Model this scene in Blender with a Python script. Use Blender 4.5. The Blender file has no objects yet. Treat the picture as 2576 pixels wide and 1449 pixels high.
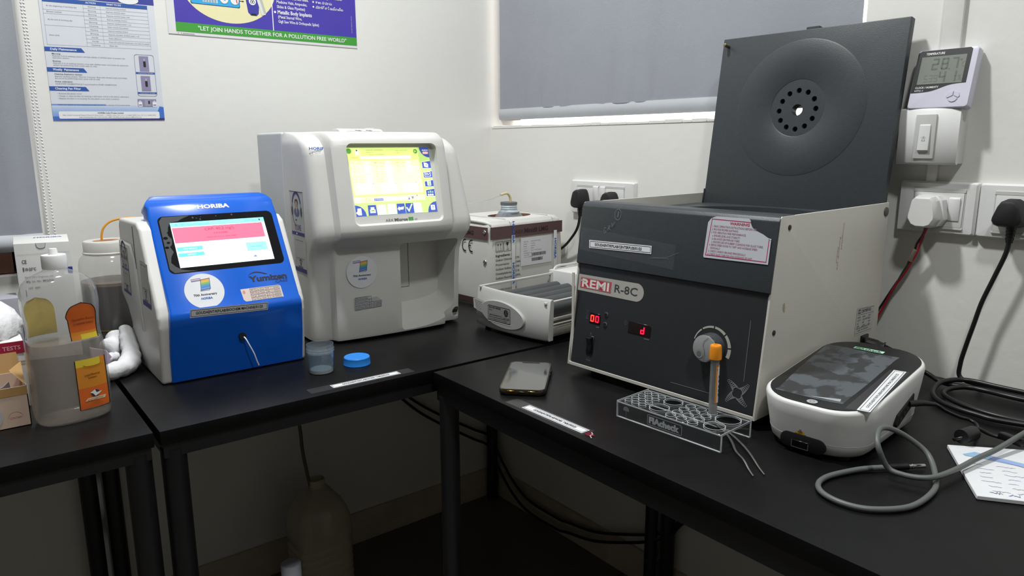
import bpy, bmesh, math, random
from mathutils import Vector, Matrix
S = bpy.context.scene
COL = S.collection
random.seed(7)
PI = math.pi

# ------------------------------------------------------------------ camera, world, lights, exposure
def camera():
    yaw, pit, rol = math.radians(51.7675), math.radians(-11.3516), math.radians(.1938)
    f = Vector((math.cos(pit)*math.cos(yaw), math.cos(pit)*math.sin(yaw), math.sin(pit)))
    r0 = Vector((math.sin(yaw), -math.cos(yaw), 0)); d0 = f.cross(r0)
    r = math.cos(rol)*r0 + math.sin(rol)*d0
    d = -math.sin(rol)*r0 + math.cos(rol)*d0
    cam = bpy.data.cameras.new('camera'); o = bpy.data.objects.new('camera', cam); COL.objects.link(o)
    cam.sensor_fit = 'HORIZONTAL'; cam.sensor_width = 36.0; cam.lens = 1794.7/2576*36.0
    cam.clip_start = .02; cam.clip_end = 60
    m = Matrix.Identity(4)
    for i in range(3):
        m[i][0] = r[i]; m[i][1] = -d[i]; m[i][2] = -f[i]
    m[0][3], m[1][3], m[2][3] = -1.335, -1.795, 1.15
    o.matrix_world = m
    S.camera = o
camera()
S.view_settings.view_transform = 'Standard'
S.view_settings.look = 'None'
S.view_settings.gamma = 1.0
S.view_settings.use_curve_mapping = False
S.view_settings.exposure = 0.0
W = bpy.data.worlds.new('daylight'); S.world = W; W.use_nodes = True
W.node_tree.nodes['Background'].inputs[0].default_value = (1.0, .97, .93, 1)
W.node_tree.nodes['Background'].inputs[1].default_value = 3.0
def lamp(name, loc, size, power, col=(.98, 1, 1)):
    L = bpy.data.lights.new(name, 'AREA'); L.shape = 'DISK'; L.size = size; L.energy = power; L.color = col
    o = bpy.data.objects.new(name, L); o.location = loc; COL.objects.link(o)
lamp('ceiling_light_near_corner', (-.93, -.74, 2.66), .17, 33)
lamp('ceiling_light_near_camera', (-1.10, -2.10, 2.66), .17, 18)

# ------------------------------------------------------------------ materials
def lin(h):
    c = [int(h[i:i+2], 16)/255 for i in (0, 2, 4)]
    return tuple(x/12.92 if x <= .04045 else ((x+.055)/1.055)**2.4 for x in c)
MC = {}
def mat(name, col, rough=.5, metal=0, var=.04, vs=25, bump=0, bs=300, emit=0, spec=.5, coat=0, stretch=None):
    if name in MC: return MC[name]
    m = bpy.data.materials.new(name); m.use_nodes = True; MC[name] = m
    nt = m.node_tree; N = nt.nodes; b = N['Principled BSDF']
    c = lin(col)
    b.inputs['Roughness'].default_value = rough; b.inputs['Metallic'].default_value = metal
    b.inputs['Specular IOR Level'].default_value = spec
    if coat: b.inputs['Coat Weight'].default_value = coat; b.inputs['Coat Roughness'].default_value = .08
    tc = N.new('ShaderNodeTexCoord'); co = tc.outputs['Object']
    if stretch:
        mp = N.new('ShaderNodeMapping'); mp.inputs['Scale'].default_value = stretch
        nt.links.new(co, mp.inputs[0]); co = mp.outputs[0]
    nz = N.new('ShaderNodeTexNoise'); nz.inputs['Scale'].default_value = vs; nz.inputs['Detail'].default_value = 5
    nt.links.new(co, nz.inputs['Vector'])
    rp = N.new('ShaderNodeValToRGB')
    rp.color_ramp.elements[0].position = .3; rp.color_ramp.elements[1].position = .7
    rp.color_ramp.elements[0].color = tuple(x*(1-var) for x in c)+(1,)
    rp.color_ramp.elements[1].color = tuple(min(1, x*(1+var)) for x in c)+(1,)
    nt.links.new(nz.outputs['Fac'], rp.inputs[0]); nt.links.new(rp.outputs[0], b.inputs['Base Color'])
    if emit:
        nt.links.new(rp.outputs[0], b.inputs['Emission Color']); b.inputs['Emission Strength'].default_value = emit
    if bump:
        n2 = N.new('ShaderNodeTexNoise'); n2.inputs['Scale'].default_value = bs; n2.inputs['Detail'].default_value = 4
        nt.links.new(co, n2.inputs['Vector'])
        bp = N.new('ShaderNodeBump'); bp.inputs['Strength'].default_value = bump; bp.inputs['Distance'].default_value = .002
        nt.links.new(n2.outputs['Fac'], bp.inputs['Height']); nt.links.new(bp.outputs[0], b.inputs['Normal'])
    return m
def film(name, col, haze, gloss=.06, rough=.05, tint='ffffff', var=0, vs=40):
    """thin clear plastic: see-through, a little haze of its own colour, a clear-coat sheen"""
    if name in MC: return MC[name]
    m = bpy.data.materials.new(name); m.use_nodes = True; MC[name] = m
    nt = m.node_tree; N = nt.nodes
    for n in list(N): N.remove(n)
    out = N.new('ShaderNodeOutputMaterial'); tr = N.new('ShaderNodeBsdfTransparent'); tr.inputs[0].default_value = lin(tint)+(1,)
    df = N.new('ShaderNodeBsdfDiffuse'); df.inputs[0].default_value = lin(col)+(1,)
    gl = N.new('ShaderNodeBsdfGlossy'); gl.inputs['Roughness'].default_value = rough
    tl = N.new('ShaderNodeBsdfTranslucent'); tl.inputs[0].default_value = lin(col)+(1,); mh = N.new('ShaderNodeMixShader'); mh.inputs[0].default_value = .45
    nt.links.new(df.outputs[0], mh.inputs[1]); nt.links.new(tl.outputs[0], mh.inputs[2])
    m1 = N.new('ShaderNodeMixShader'); m1.inputs[0].default_value = haze
    nt.links.new(tr.outputs[0], m1.inputs[1]); nt.links.new(mh.outputs[0], m1.inputs[2])
    if var:
        tc = N.new('ShaderNodeTexCoord'); nz = N.new('ShaderNodeTexNoise'); nz.inputs['Scale'].default_value = vs
        nz.inputs['Detail'].default_value = 3; nt.links.new(tc.outputs['Object'], nz.inputs['Vector'])
        rp = N.new('ShaderNodeMapRange'); rp.inputs['From Min'].default_value = .46; rp.inputs['From Max'].default_value = .54
        rp.inputs['To Min'].default_value = max(0, haze-var); rp.inputs['To Max'].default_value = haze+var
        nt.links.new(nz.outputs['Fac'], rp.inputs[0]); nt.links.new(rp.outputs[0], m1.inputs[0])
    lw = N.new('ShaderNodeLayerWeight'); lw.inputs[0].default_value = .5; pwn = N.new('ShaderNodeMath'); pwn.operation = 'POWER'; pwn.inputs[1].default_value = 4
    nt.links.new(lw.outputs['Facing'], pwn.inputs[0]); fr = N.new('ShaderNodeMath'); fr.operation = 'MULTIPLY'; fr.inputs[1].default_value = .55; nt.links.new(pwn.outputs[0], fr.inputs[0])
    ad = N.new('ShaderNodeMath'); ad.operation = 'ADD'; ad.inputs[1].default_value = gloss; ad.use_clamp = True
    nt.links.new(fr.outputs[0], ad.inputs[0])
    m2 = N.new('ShaderNodeMixShader'); nt.links.new(ad.outputs[0], m2.inputs[0])
    nt.links.new(m1.outputs[0], m2.inputs[1]); nt.links.new(gl.outputs[0], m2.inputs[2])
    nt.links.new(m2.outputs[0], out.inputs[0])
    return m
def ink(h, rough=.6): return mat('ink_'+h, h, rough, var=.02)
def lit(h, e=1.0): return mat('lit_%s_%g' % (h, e), h, .4, var=.01, emit=e, spec=.2)
def wallmat():
    m = mat('white_wall_paint', 'e2e1dc', .62, var=.02, vs=3, bump=.25, bs=45, spec=.3)
    return m
M_WALL = wallmat()
M_CEIL = mat('ceiling_paint', 'e8e8e4', .8, var=.01, vs=3)
def floormat():
    m = mat('dark_floor_tile', '66625a', .35, var=.1, vs=4)
    nt = m.node_tree; N = nt.nodes; b = N['Principled BSDF']
    src = b.inputs['Base Color'].links[0].from_socket
    tc = N.new('ShaderNodeTexCoord'); br = N.new('ShaderNodeTexBrick'); br.offset = 0
    br.inputs['Scale'].default_value = 1.0; br.inputs['Brick Width'].default_value = .6; br.inputs['Row Height'].default_value = .6
    br.inputs['Mortar Size'].default_value = .004; br.inputs['Mortar'].default_value = lin('2a2824')+(1,)
    nt.links.new(tc.outputs['Object'], br.inputs['Vector']); nt.links.new(src, br.inputs['Color1']); nt.links.new(src, br.inputs['Color2'])
    nt.links.new(br.outputs['Color'], b.inputs['Base Color'])
    return m
M_FLOOR = floormat(); M_WALL2 = mat('darkened_unseen_wall', '8d8880', .7, var=.02, vs=3)  # M_WALL2: unseen walls, coloured darker to cut bounced light
M_SKIRT = mat('skirting_tile', 'c4baa8', .35, var=.1, vs=12)
M_BROWN = mat('brown_window_wood', '6e4636', .5, var=.15, vs=14, stretch=(6, 6, 1))
def cloth(name, col, tr):
    m = mat(name, col, .85, var=.03, vs=9, bump=.3, bs=900); nt = m.node_tree; N = nt.nodes; b = N['Principled BSDF']
    t = N.new('ShaderNodeBsdfTranslucent'); t.inputs[0].default_value = lin(col)+(1,); mx = N.new('ShaderNodeMixShader'); mx.inputs[0].default_value = tr
    nt.links.new(b.outputs[0], mx.inputs[1]); nt.links.new(t.outputs[0], mx.inputs[2]); nt.links.new(mx.outputs[0], N['Material Output'].inputs[0]); return m
M_BLIND = cloth('grey_blind_fabric', '9c9fa7', .07); M_HEM = cloth('blind_hem_pocket', 'b9bcc1', .05)
M_BEAD = mat('white_beads', 'dedede', .35)
M_TABLE = mat('black_laminate', '0e0e0f', .36, var=.25, vs=30, bump=.05, bs=500, spec=.2)
M_TEDGE = mat('black_table_edge', '1d1d1e', .4, var=.1)
M_STEEL_BLK = mat('black_powder_coated_steel', '17171a', .42, var=.08, vs=60)
M_WPL = mat('white_plastic', 'dcdcda', .4, var=.015)
M_WPL2 = mat('pale_grey_plastic', 'c2c2bf', .45, var=.02)
M_SHELL = mat('warm_white_plastic', 'd6d5d1', .38, var=.02, vs=15)
M_BLUE = mat('blue_glossy_plastic', '0a5fd0', .25, var=.03, vs=12, coat=.3)
M_BLK = mat('black_plastic', '111113', .4, var=.1)
M_GLS = mat('black_glass', '0b0c10', .1, var=.05, coat=.2)
M_RUB = mat('black_rubber', '121213', .55, var=.1)
M_PAP = mat('white_paper', 'dcdde0', .7, var=.02, vs=40)
M_CARD = mat('white_carton_board', 'd9d9d6', .6, var=.03, vs=30, bump=.05, bs=120)
M_CHAR = mat('charcoal_hammered_paint', '383c3f', .42, var=.06, vs=120, bump=.12, bs=700, spec=.4)
M_CHAR2 = mat('charcoal_overlay_panel', '292b2d', .4, var=.06, vs=80, spec=.4)
M_CAB = mat('cream_powder_coat', 'd2cfc6', .45, var=.03, vs=10, bump=.08, bs=500)
M_CHROME = mat('chrome', 'c8c8c8', .18, metal=1)
M_TAPE = film('clear_tape', 'c9c9cc', .05, gloss=.02, rough=.25)
K = ink('1b1b1d'); K2 = ink('3a3a3e'); G5 = ink('6d6f74'); WH = ink('e6e6e6'); BLU = ink('1f5fb8'); NAVY = ink('3a3a86')

# ------------------------------------------------------------------ mesh helpers
def bm_(): return bmesh.new()
def join(bm, t, mi=None):
    if mi is not None:
        for f in t.faces: f.material_index = mi
    me = bpy.data.meshes.new('t'); t.to_mesh(me); t.free(); bm.from_mesh(me); bpy.data.meshes.remove(me)
def box(bm, x0, x1, y0, y1, z0, z1, bev=0, seg=2, mi=0, mx=None):
    t = bmesh.new(); bmesh.ops.create_cube(t, size=1)
    for v in t.verts:
        v.co = Vector(((x0+x1)/2+v.co.x*(x1-x0), (y0+y1)/2+v.co.y*(y1-y0), (z0+z1)/2+v.co.z*(z1-z0)))
    if bev: bmesh.ops.bevel(t, geom=t.edges[:], offset=bev, segments=seg, profile=.6, affect='EDGES')
    if mx is not None: bmesh.ops.transform(t, matrix=mx, verts=t.verts)
    join(bm, t, mi)
def loft(bm, rings, mi=0, c0=True, c1=True, closed=True):
    R = [[bm.verts.new(p) for p in r] for r in rings]; n = len(R[0])
    for a, b in zip(R, R[1:]):
        for i in range(n if closed else n-1):
            j = (i+1) % n
            try: bm.faces.new((a[i], a[j], b[j], b[i])).material_index = mi
            except ValueError: pass
    if c0:
        try: bm.faces.new(list(reversed(R[0]))).material_index = mi
        except ValueError: pass
    if c1:
        try: bm.faces.new(R[-1]).material_index = mi
        except ValueError: pass
def basis(d):
    d = Vector(d).normalized(); a = Vector((0, 0, 1)) if abs(d.z) < .9 else Vector((1, 0, 0))
    x = d.cross(a).normalized(); return x, d.cross(x).normalized(), d
def cyl(bm, p0, p1, r0, r1=None, n=24, mi=0, c=True, bev=0):
    r1 = r0 if r1 is None else r1; p0, p1 = Vector(p0), Vector(p1); x, y, d = basis(p1-p0); h = (p1-p0).length
    ring = lambda p, r: [p+x*r*math.cos(2*PI*i/n)+y*r*math.sin(2*PI*i/n) for i in range(n)]
    rs = [ring(p0, r0)] + ([ring(p1-d*bev, r1), ring(p1-d*bev*.3, r1-bev*.3), ring(p1, r1-bev)] if bev else [ring(p1, r1)])
    loft(bm, rs, mi, c, c)
def lathe(bm, prof, cx=0, cy=0, n=40, mi=0, sx=1, sy=1, c0=True, c1=True, a=0, pw=2.0):
    def pt(r, z, i):
        t = 2*PI*i/n+a; ct, st = math.cos(t), math.sin(t)
        if pw != 2.0:
            k = (abs(ct)**pw+abs(st)**pw)**(-1/pw); ct *= k; st *= k
        return Vector((cx+r*sx*ct, cy+r*sy*st, z))
    loft(bm, [[pt(max(r, 1e-5), z, i) for i in range(n)] for r, z in prof], mi, c0, c1)
def spline(pts, sub=6):
    P = [Vector(p) for p in pts]
    if len(P) < 3: return P
    o = []
    for i in range(len(P)-1):
        a, b, c, d = P[max(i-1, 0)], P[i], P[i+1], P[min(i+2, len(P)-1)]
        for k in range(sub):
            t = k/sub
            o.append(.5*((2*b)+(c-a)*t+(2*a-5*b+4*c-d)*t*t+(3*b-a-3*c+d)*t**3))
    return o+[P[-1]]
def tube(bm, pts, r, n=10, mi=0, sub=6, flat=1.0):
    P = spline(pts, sub) if sub else [Vector(p) for p in pts]
    x, y, d = basis(P[1]-P[0]); rings = []
    for i, p in enumerate(P):
        t = (P[min(i+1, len(P)-1)]-P[max(i-1, 0)]).normalized()
        x = (x-t*x.dot(t)).normalized(); y = t.cross(x)
        rr = r(i/(len(P)-1)) if callable(r) else r
        rings.append([p+x*rr*math.cos(2*PI*k/n)+y*rr*flat*math.sin(2*PI*k/n) for k in range(n)])
    loft(bm, rings, mi)
def prism(bm, pts, vec, bev=0, seg=2, mi=0):
    t = bmesh.new(); vs = [t.verts.new(p) for p in pts]; f = t.faces.new(vs)
    r = bmesh.ops.extrude_face_region(t, geom=[f]); vec = Vector(vec)
    for e in r['geom']:
        if isinstance(e, bmesh.types.BMVert): e.co += vec
    bmesh.ops.recalc_face_normals(t, faces=t.faces[:])
    if bev: bmesh.ops.bevel(t, geom=t.edges[:], offset=bev, segments=seg, profile=.6, affect='EDGES')
    join(bm, t, mi)
def rr2(x0, y0, x1, y1, r, n=6):
    o = []
    for cx, cy, a in ((x1-r, y0+r, -90), (x1-r, y1-r, 0), (x0+r, y1-r, 90), (x0+r, y0+r, 180)):
        for i in range(n+1):
            t = math.radians(a+90*i/n); o.append((cx+r*math.cos(t), cy+r*math.sin(t)))
    return o
def mesh(name, bm, mats, parent=None, ang=38, clean=True):
    if clean: bmesh.ops.recalc_face_normals(bm, faces=bm.faces[:])
    me = bpy.data.meshes.new(name); bm.to_mesh(me); bm.free()
    for m in (mats if isinstance(mats, (list, tuple)) else [mats]): me.materials.append(m)
    sharpen(me, ang)
    o = bpy.data.objects.new(name, me); COL.objects.link(o)
    if parent: o.parent = parent
    return o
def sharpen(me, ang):
    t = bmesh.new(); t.from_mesh(me); lim = math.radians(ang)
    for f in t.faces: f.smooth = True
    for e in t.edges:
        e.smooth = len(e.link_faces) == 2 and e.calc_face_angle(0) < lim
    t.to_mesh(me); t.free()
def cut(o, bms, ang=38):
    """carve shapes out of a part's mesh"""
    for b in bms:
        bmesh.ops.recalc_face_normals(b, faces=b.faces[:])
        me = bpy.data.meshes.new('c'); b.to_mesh(me); b.free()
        c = bpy.data.objects.new('c', me); COL.objects.link(c); c.parent = o.parent
        md = o.modifiers.new('b', 'BOOLEAN'); md.operation = 'DIFFERENCE'; md.solver = 'EXACT'; md.object = c
        dg = bpy.context.evaluated_depsgraph_get()
        nm = bpy.data.meshes.new_from_object(o.evaluated_get(dg)); o.modifiers.clear()
        old = o.data; o.data = nm; nm.name = o.name; bpy.data.meshes.remove(old)
        bpy.data.objects.remove(c); bpy.data.meshes.remove(me)
    sharpen(o.data, ang)
def thing(name, label, cat, loc=(0, 0, 0), rz=0, group=None, rot=None):
    o = bpy.data.objects.new(name, None); o.empty_display_size = .02; COL.objects.link(o)
    o.location = loc; o.rotation_euler = rot if rot else (0, 0, math.radians(rz))
    o['label'] = label; o['category'] = cat
    if group: o['group'] = group
    return o
def tag(o, label, cat, group=None):
    o['label'] = label; o['category'] = cat
    if group: o['group'] = group
    return o
def struct(name, bm, m, parent=None, **k):
    o = mesh(name, bm, m, parent, **k); o['kind'] = 'structure'; return o

CAPH = .682
class D:
    """printed matter: flat marks laid on a surface, all in one mesh"""
    def __init__(s, o, ex, ey, dz=.00022):
        s.o, s.ex, s.ey = Vector(o), Vector(ex).normalized(), Vector(ey).normalized(); s.n = s.ex.cross(s.ey).normalized()
        s.bm = bmesh.new(); s.mats = []; s.dz = dz
    def mi(s, m):
        if m not in s.mats: s.mats.append(m)
        return s.mats.index(m)
    def P(s, x, y, l): return s.o+s.ex*x+s.ey*y+s.n*(s.dz*l)
    def poly(s, pts, m, l=1):
        pts = list(pts); ar = sum(p[0]*q[1]-q[0]*p[1] for p, q in zip(pts, pts[1:]+pts[:1]))
        if ar < 0: pts.reverse()
        f = s.bm.faces.new([s.bm.verts.new(s.P(x, y, l)) for x, y in pts]); f.material_index = s.mi(m); return f
    def rect(s, x0, y0, x1, y1, m, l=1): s.poly([(x0, y0), (x1, y0), (x1, y1), (x0, y1)], m, l)
    def rr(s, x0, y0, x1, y1, r, m, l=1): s.poly(rr2(x0, y0, x1, y1, r), m, l)
    def disc(s, cx, cy, rx, m, l=1, ry=None, n=36):
        ry = ry or rx; s.poly([(cx+rx*math.cos(2*PI*i/n), cy+ry*math.sin(2*PI*i/n)) for i in range(n)], m, l)
    def ring(s, cx, cy, r0, r1, m, l=1, a0=0, a1=360, n=40, k=1.0):
        for i in range(n):
            a, b = math.radians(a0+(a1-a0)*i/n), math.radians(a0+(a1-a0)*(i+1)/n)
            s.poly([(cx+r0*math.cos(a), cy+k*r0*math.sin(a)), (cx+r1*math.cos(a), cy+k*r1*math.sin(a)),
                    (cx+r1*math.cos(b), cy+k*r1*math.sin(b)), (cx+r0*math.cos(b), cy+k*r0*math.sin(b))], m, l)
    def line(s, pts, w, m, l=1, closed=False):
        pts = list(pts)+([pts[0]] if closed else [])
        for (x0, y0), (x1, y1) in zip(pts, pts[1:]):
            dx, dy = x1-x0, y1-y0; q = math.hypot(dx, dy) or 1; nx, ny = -dy/q*w/2, dx/q*w/2; ex, ey = dx/q*w/2, dy/q*w/2
            s.poly([(x0+nx-ex, y0+ny-ey), (x0-nx-ex, y0-ny-ey), (x1-nx+ex, y1-ny+ey), (x1+nx+ex, y1+ny+ey)], m, l)
    def frame(s, x0, y0, x1, y1, w, m, l=1): s.line([(x0, y0), (x1, y0), (x1, y1), (x0, y1)], w, m, l, True)
    def rframe(s, x0, y0, x1, y1, r, w, m, l=1): s.line(rr2(x0, y0, x1, y1, r), w, m, l, True)
    def text(s, t, x, y, h, m, l=2, w=None, al='l', bold=0, rot=0, sh=0):
        cu = bpy.data.curves.new('t', 'FONT'); cu.body = t; cu.size = 1; cu.resolution_u = 2; cu.offset = bold*.03; cu.shear = sh
        ob = bpy.data.objects.new('t', cu); me = ob.to_mesh()
        if len(me.vertices):
            xs = [v.co.x for v in me.vertices]; x0, x1 = min(xs), max(xs)
            k = h/CAPH; kx = w/(x1-x0) if w else k; tw = (x1-x0)*kx
            off = {'l': 0, 'c': -tw/2, 'r': -tw}[al]; c, sn = math.cos(math.radians(rot)), math.sin(math.radians(rot))
            vs = []
            for v in me.vertices:
                a, b = off+(v.co.x-x0)*kx, v.co.y*k
                vs.append(s.bm.verts.new(s.P(x+a*c-b*sn, y+a*sn+b*c, l)))
            mi = s.mi(m)
            for p in me.polygons:
                try: s.bm.faces.new([vs[i] for i in p.vertices]).material_index = mi
                except ValueError: pass
        ob.to_mesh_clear(); bpy.data.objects.remove(ob); bpy.data.curves.remove(cu)
    def done(s, name, parent=None):
        return mesh(name, s.bm, s.mats, parent, clean=False)
XZ = ((1, 0, 0), (0, 0, 1))          # frame facing -y
def horiba_70(d, cx, cy, r):
    d.disc(cx, cy, r, M_PAP, 1, n=56)
    k = r/.033
    f = lambda pts: [(cx+x*k, cy+y*k) for x, y in pts]
    d.poly(f([(-.018, .0235), (-.003, .0245), (-.003, .0205), (-.018, .0195)]), ink('c9cbe0'), 2)
    d.line(f([(-.018, .0235), (-.003, .0245), (-.003, .0205), (-.018, .0195)]), .0006*k, NAVY, 3, True)
    d.line(f([(-.0165, .021), (-.004, .022)]), .0007*k, ink('d0607a'), 3)
    cols = ['e8a23a', 'c9b85a', '7fb06a', '4aa0a8', '4a82c8', '6a8fd8']
    for i, h in enumerate(cols):
        a, b = i/6, (i+1)/6
        L = lambda t: (-.0025-.003*t, .0215-.0195*t); R = lambda t: (.0125-.002*t, .023-.0195*t)
        d.poly(f([L(a), R(a), R(b), L(b)]), ink(h), 2)
    d.line(f([(-.0025, .0215), (.0125, .023), (.0105, .0035), (-.0055, .002)]), .0009*k, ink('4a5a80'), 3, True)
    d.line(f([(-.0055, .002), (-.0065, .0005), (.0085, .001), (.0105, .0035)]), .0006*k, ink('4a5a80'), 3)
    d.text('70th Anniversary', cx, cy-.0085*k, .0038*k, K, 3, w=.039*k, al='c', bold=.6)
    d.text('HORIBA', cx+.001*k, cy-.0158*k, .0036*k, BLU, 3, w=.019*k, al='c', bold=1)
def asset_label(d, x0, y0, x1, y1, txt, l=1, ratio=.86):
    d.rect(x0, y0, x1, y1, M_PAP, l); h = y1-y0
    d.frame(x0+h*.1, y0+h*.14, x1-h*.1, y1-h*.14, h*.05, K2, l+1)
    d.text(txt, (x0+x1)/2, (y0+y1)/2-h*.15, h*.32, K, l+1, w=(x1-x0)*ratio, al='c', bold=.8)
def cal_sticker(d, x0, y0, w, h, torn=False):
    P = ink('c9c4c0') if not torn else ink('b9babb')
    if torn: d.poly([(x0, y0), (x0+w*.97, y0+h*.04), (x0+w, y0+h*.5), (x0+w*.8, y0+h*.86), (x0+w*.55, y0+h*.8), (x0+w*.46, y0+h), (x0, y0+h*.97)], P, 1)
    else:
        d.poly([(x0+w*.1, y0-h*.02), (x0+w, y0), (x0+w*.99, y0+h*.9), (x0+w*.95, y0+h), (x0, y0+h), (x0+w*.02, y0+h*.2)], ink('d8c6bd'), 1)
        d.disc(x0+w*.07, y0+h*.76, h*.09, ink('d08a80'), 2, ry=h*.12)
    a = x0+(w*.22 if not torn else w*.03); b = x0+w*.95; q = a+(b-a)*.53
    for i, (s1, s2) in enumerate((('Cal Due date', '13-10-2024'), ('Cal Done', '14-10-2023'), ('PM Due Date', '28-11-2024'), ('PM Done Date', '29-11-2023'))):
        yy = y0+h*(.06+.22*i); r = b if not (torn and i > 1) else a+(b-a)*.62
        d.frame(a, yy, r, yy+h*.22, h*.022, K2, 2)
        d.text(s1, a+h*.06, yy+h*.06, h*.1, K, 2, w=(q-a)*.85)
        if r == b: d.text(s2, q+h*.05, yy+h*.06, h*.1, K, 2, w=(b-q)*.88)
    d.line([(q, y0+h*.06), (q, y0+h*(.94 if not torn else .7))], h*.022, K2, 2)
def helpdesk(d, x0, y0, w, h, part=0):
    """sticker with a headset emblem; part 1 = emblem half, part 2 = lower half (code area left blank)"""
    d.rect(x0, y0, x0+w, y0+h, ink('b3b2b0') if part == 0 else ink('c4c4c2'), 1)
    cx = x0+w*.5
    if part != 2:
        yb = y0 if part == 1 else y0+h*.52; hh = h if part == 1 else h*.48
        cy = yb+hh*.62; r = w*.36
        d.line([(x0, yb+hh*.99), (x0+w, yb+hh*.99)], w*.02, K2, 2)
        d.ring(cx, cy, r*.82, r, NAVY, 2, 20, 160, 20, 1.25)
        d.ring(cx, cy, r*.9, r*.97, K2, 2, -15, 195, 20, 1.25)
        for sx in (-1, 1): d.disc(cx+sx*r*.95, cy-hh*.07, w*.06, K2, 3, ry=hh*.11)
        d.ring(cx, cy-hh*.08, r*.9, r*.96, K2, 2, 195, 255, 12, 1.2)
        d.disc(cx-r*.2, cy-hh*.27, w*.05, K, 3, ry=hh*.02)
        d.disc(cx, cy-hh*.09, w*.2, ink('5c628c'), 2, ry=hh*.1); d.disc(cx, cy+hh*.07, w*.1, ink('b89a8a'), 3, ry=hh*.09)
        d.disc(cx, cy+hh*.13, w*.13, ink('4a2f2a'), 2, ry=hh*.08); d.poly([(cx-w*.03, cy+hh*.01), (cx+w*.03, cy+hh*.01), (cx, cy-hh*.17)], WH, 3)
        for i, (c, t) in enumerate(zip(('b04a4a', '8a4a6a', '6a4a8a', '4a4a9a', '3a4ab0'), 'YOUME')):
            d.text(t, x0+w*(.28+.1*i), yb+hh*.12, hh*.13, ink(c), 3, w=w*.09)
        d.rect(x0+w*.04, yb, x0+w*.99, yb+hh*.08, NAVY, 2)
        d.rect(x0+w*.38, yb+hh*.02, x0+w*.46, yb+hh*.06, WH, 3)
    if part != 1:
        hh = h if part == 2 else h*.46
        d.line([(x0+w*.15, y0+hh*.93), (x0+w*.8, y0+hh*.93)], w*.012, K2, 2); d.line([(x0+w*.15, y0+hh*.4), (x0+w*.8, y0+hh*.4)], w*.012, K2, 2)
        d.line([(cx-w*.09, y0+hh*.34), (cx, y0+hh*.37), (cx+w*.09, y0+hh*.34), (cx, y0+hh*.2)], w*.03, K2, 2, True)
        d.line([(cx-w*.2, y0+hh*.15), (cx+w*.15, y0+hh*.15)], w*.05, G5, 2)
        d.rect(x0, y0, x0+w*.98, y0+hh*.12, NAVY, 2)

# ------------------------------------------------------------------ the room
X0, Y0, ZC = -3.6, -3.8, 2.72
b = bm_(); box(b, X0-.1, .25, Y0-.1, .15, -.1, 0); struct('floor', b, M_FLOOR)
b = bm_(); box(b, X0-.1, .25, Y0-.1, .15, ZC, ZC+.1); struct('ceiling', b, M_CEIL)
# left wall (y = 0): window opening at its far left
LX = -1.195
b = bm_()
box(b, LX, .15, 0, .12, 0, ZC); box(b, X0, LX, 0, .12, 0, .885); box(b, X0, LX, 0, .12, 2.1, ZC); box(b, X0, -2.35, 0, .12, .885, 2.1)
struct('wall_left', b, M_WALL)
# right wall (x = 0): window opening that starts in the corner
b = bm_()
box(b, 0, .12, Y0, .0, 0, 1.2035); box(b, 0, .12, Y0, -1.13, 1.2035, ZC); box(b, 0, .12, -1.13, .0, 2.25, ZC)
yy = -1.0
while yy < -.01:                                             # uneven plaster along the sill edge
    w = random.uniform(.02, .07)
    box(b, -.0015, .02, yy, min(yy+w, -.005), 1.198, 1.2035+random.uniform(.0, .0035), .0008, 1); yy += w
struct('wall_right', b, M_WALL)
b = bm_(); box(b, X0, .25, Y0-.1, Y0, 0, ZC); struct('wall_near', b, M_WALL2)
b = bm_(); box(b, X0-.1, X0, Y0, .12, 0, ZC); struct('wall_far', b, M_WALL2)
b = bm_(); box(b, X0, -.0005, -.009, 0, 0, .095, .001, 1); struct('baseboard_left', b, M_SKIRT)
b = bm_(); box(b, -.009, 0, Y0, -.009, 0, .095, .001, 1); struct('baseboard_right', b, M_SKIRT)
def window(name, pts, frame_m):
    r = bpy.data.objects.new(name, None); COL.objects.link(r); r['kind'] = 'structure'; return r
w1 = window('window_1', None, None)
b = bm_()
for y0_, y1_ in ((-.035, -.001), (-1.129, -1.115)): box(b, .035, .09, y0_, y1_, 1.2245, 2.248, .003)
for z0_, z1_ in ((2.2, 2.248),): box(b, .035, .09, -1.129, -.001, z0_, z1_, .003)
struct('window_frame', b, M_BROWN, w1)
b = bm_(); box(b, .075, .079, -1.129, -.001, 1.205, 2.2); struct('window_pane', b, film('window_glass', 'ffffff', .0, .0), w1)
w2 = window('window_2', None, None)
b = bm_()
box(b, -2.35, LX-.001, .03, .09, .887, .948, .004); box(b, LX-.05, LX-.001, .03, .09, .887, 2.1, .004); box(b, -2.349, -2.30, .03, .09, .887, 2.1, .004)
box(b, -2.349, LX-.001, .03, .09, 2.05, 2.099, .004)
struct('window_frame', b, M_BROWN, w2)
b = bm_(); box(b, -2.31, LX-.04, .055, .059, .94, 2.06); struct('window_pane', b, film('window_glass', 'ffffff', .0, .0), w2)
# flat conduit above the bell switch
b = bm_(); box(b, -.009, 0, -1.292, -1.262, 1.205, ZC, .003); struct('trim_1', b, M_WALL)
b = bm_(); box(b, -.008, 0, -1.278, -1.262, 1.085, 1.12, .002); struct('trim_2', b, M_WALL)

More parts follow.
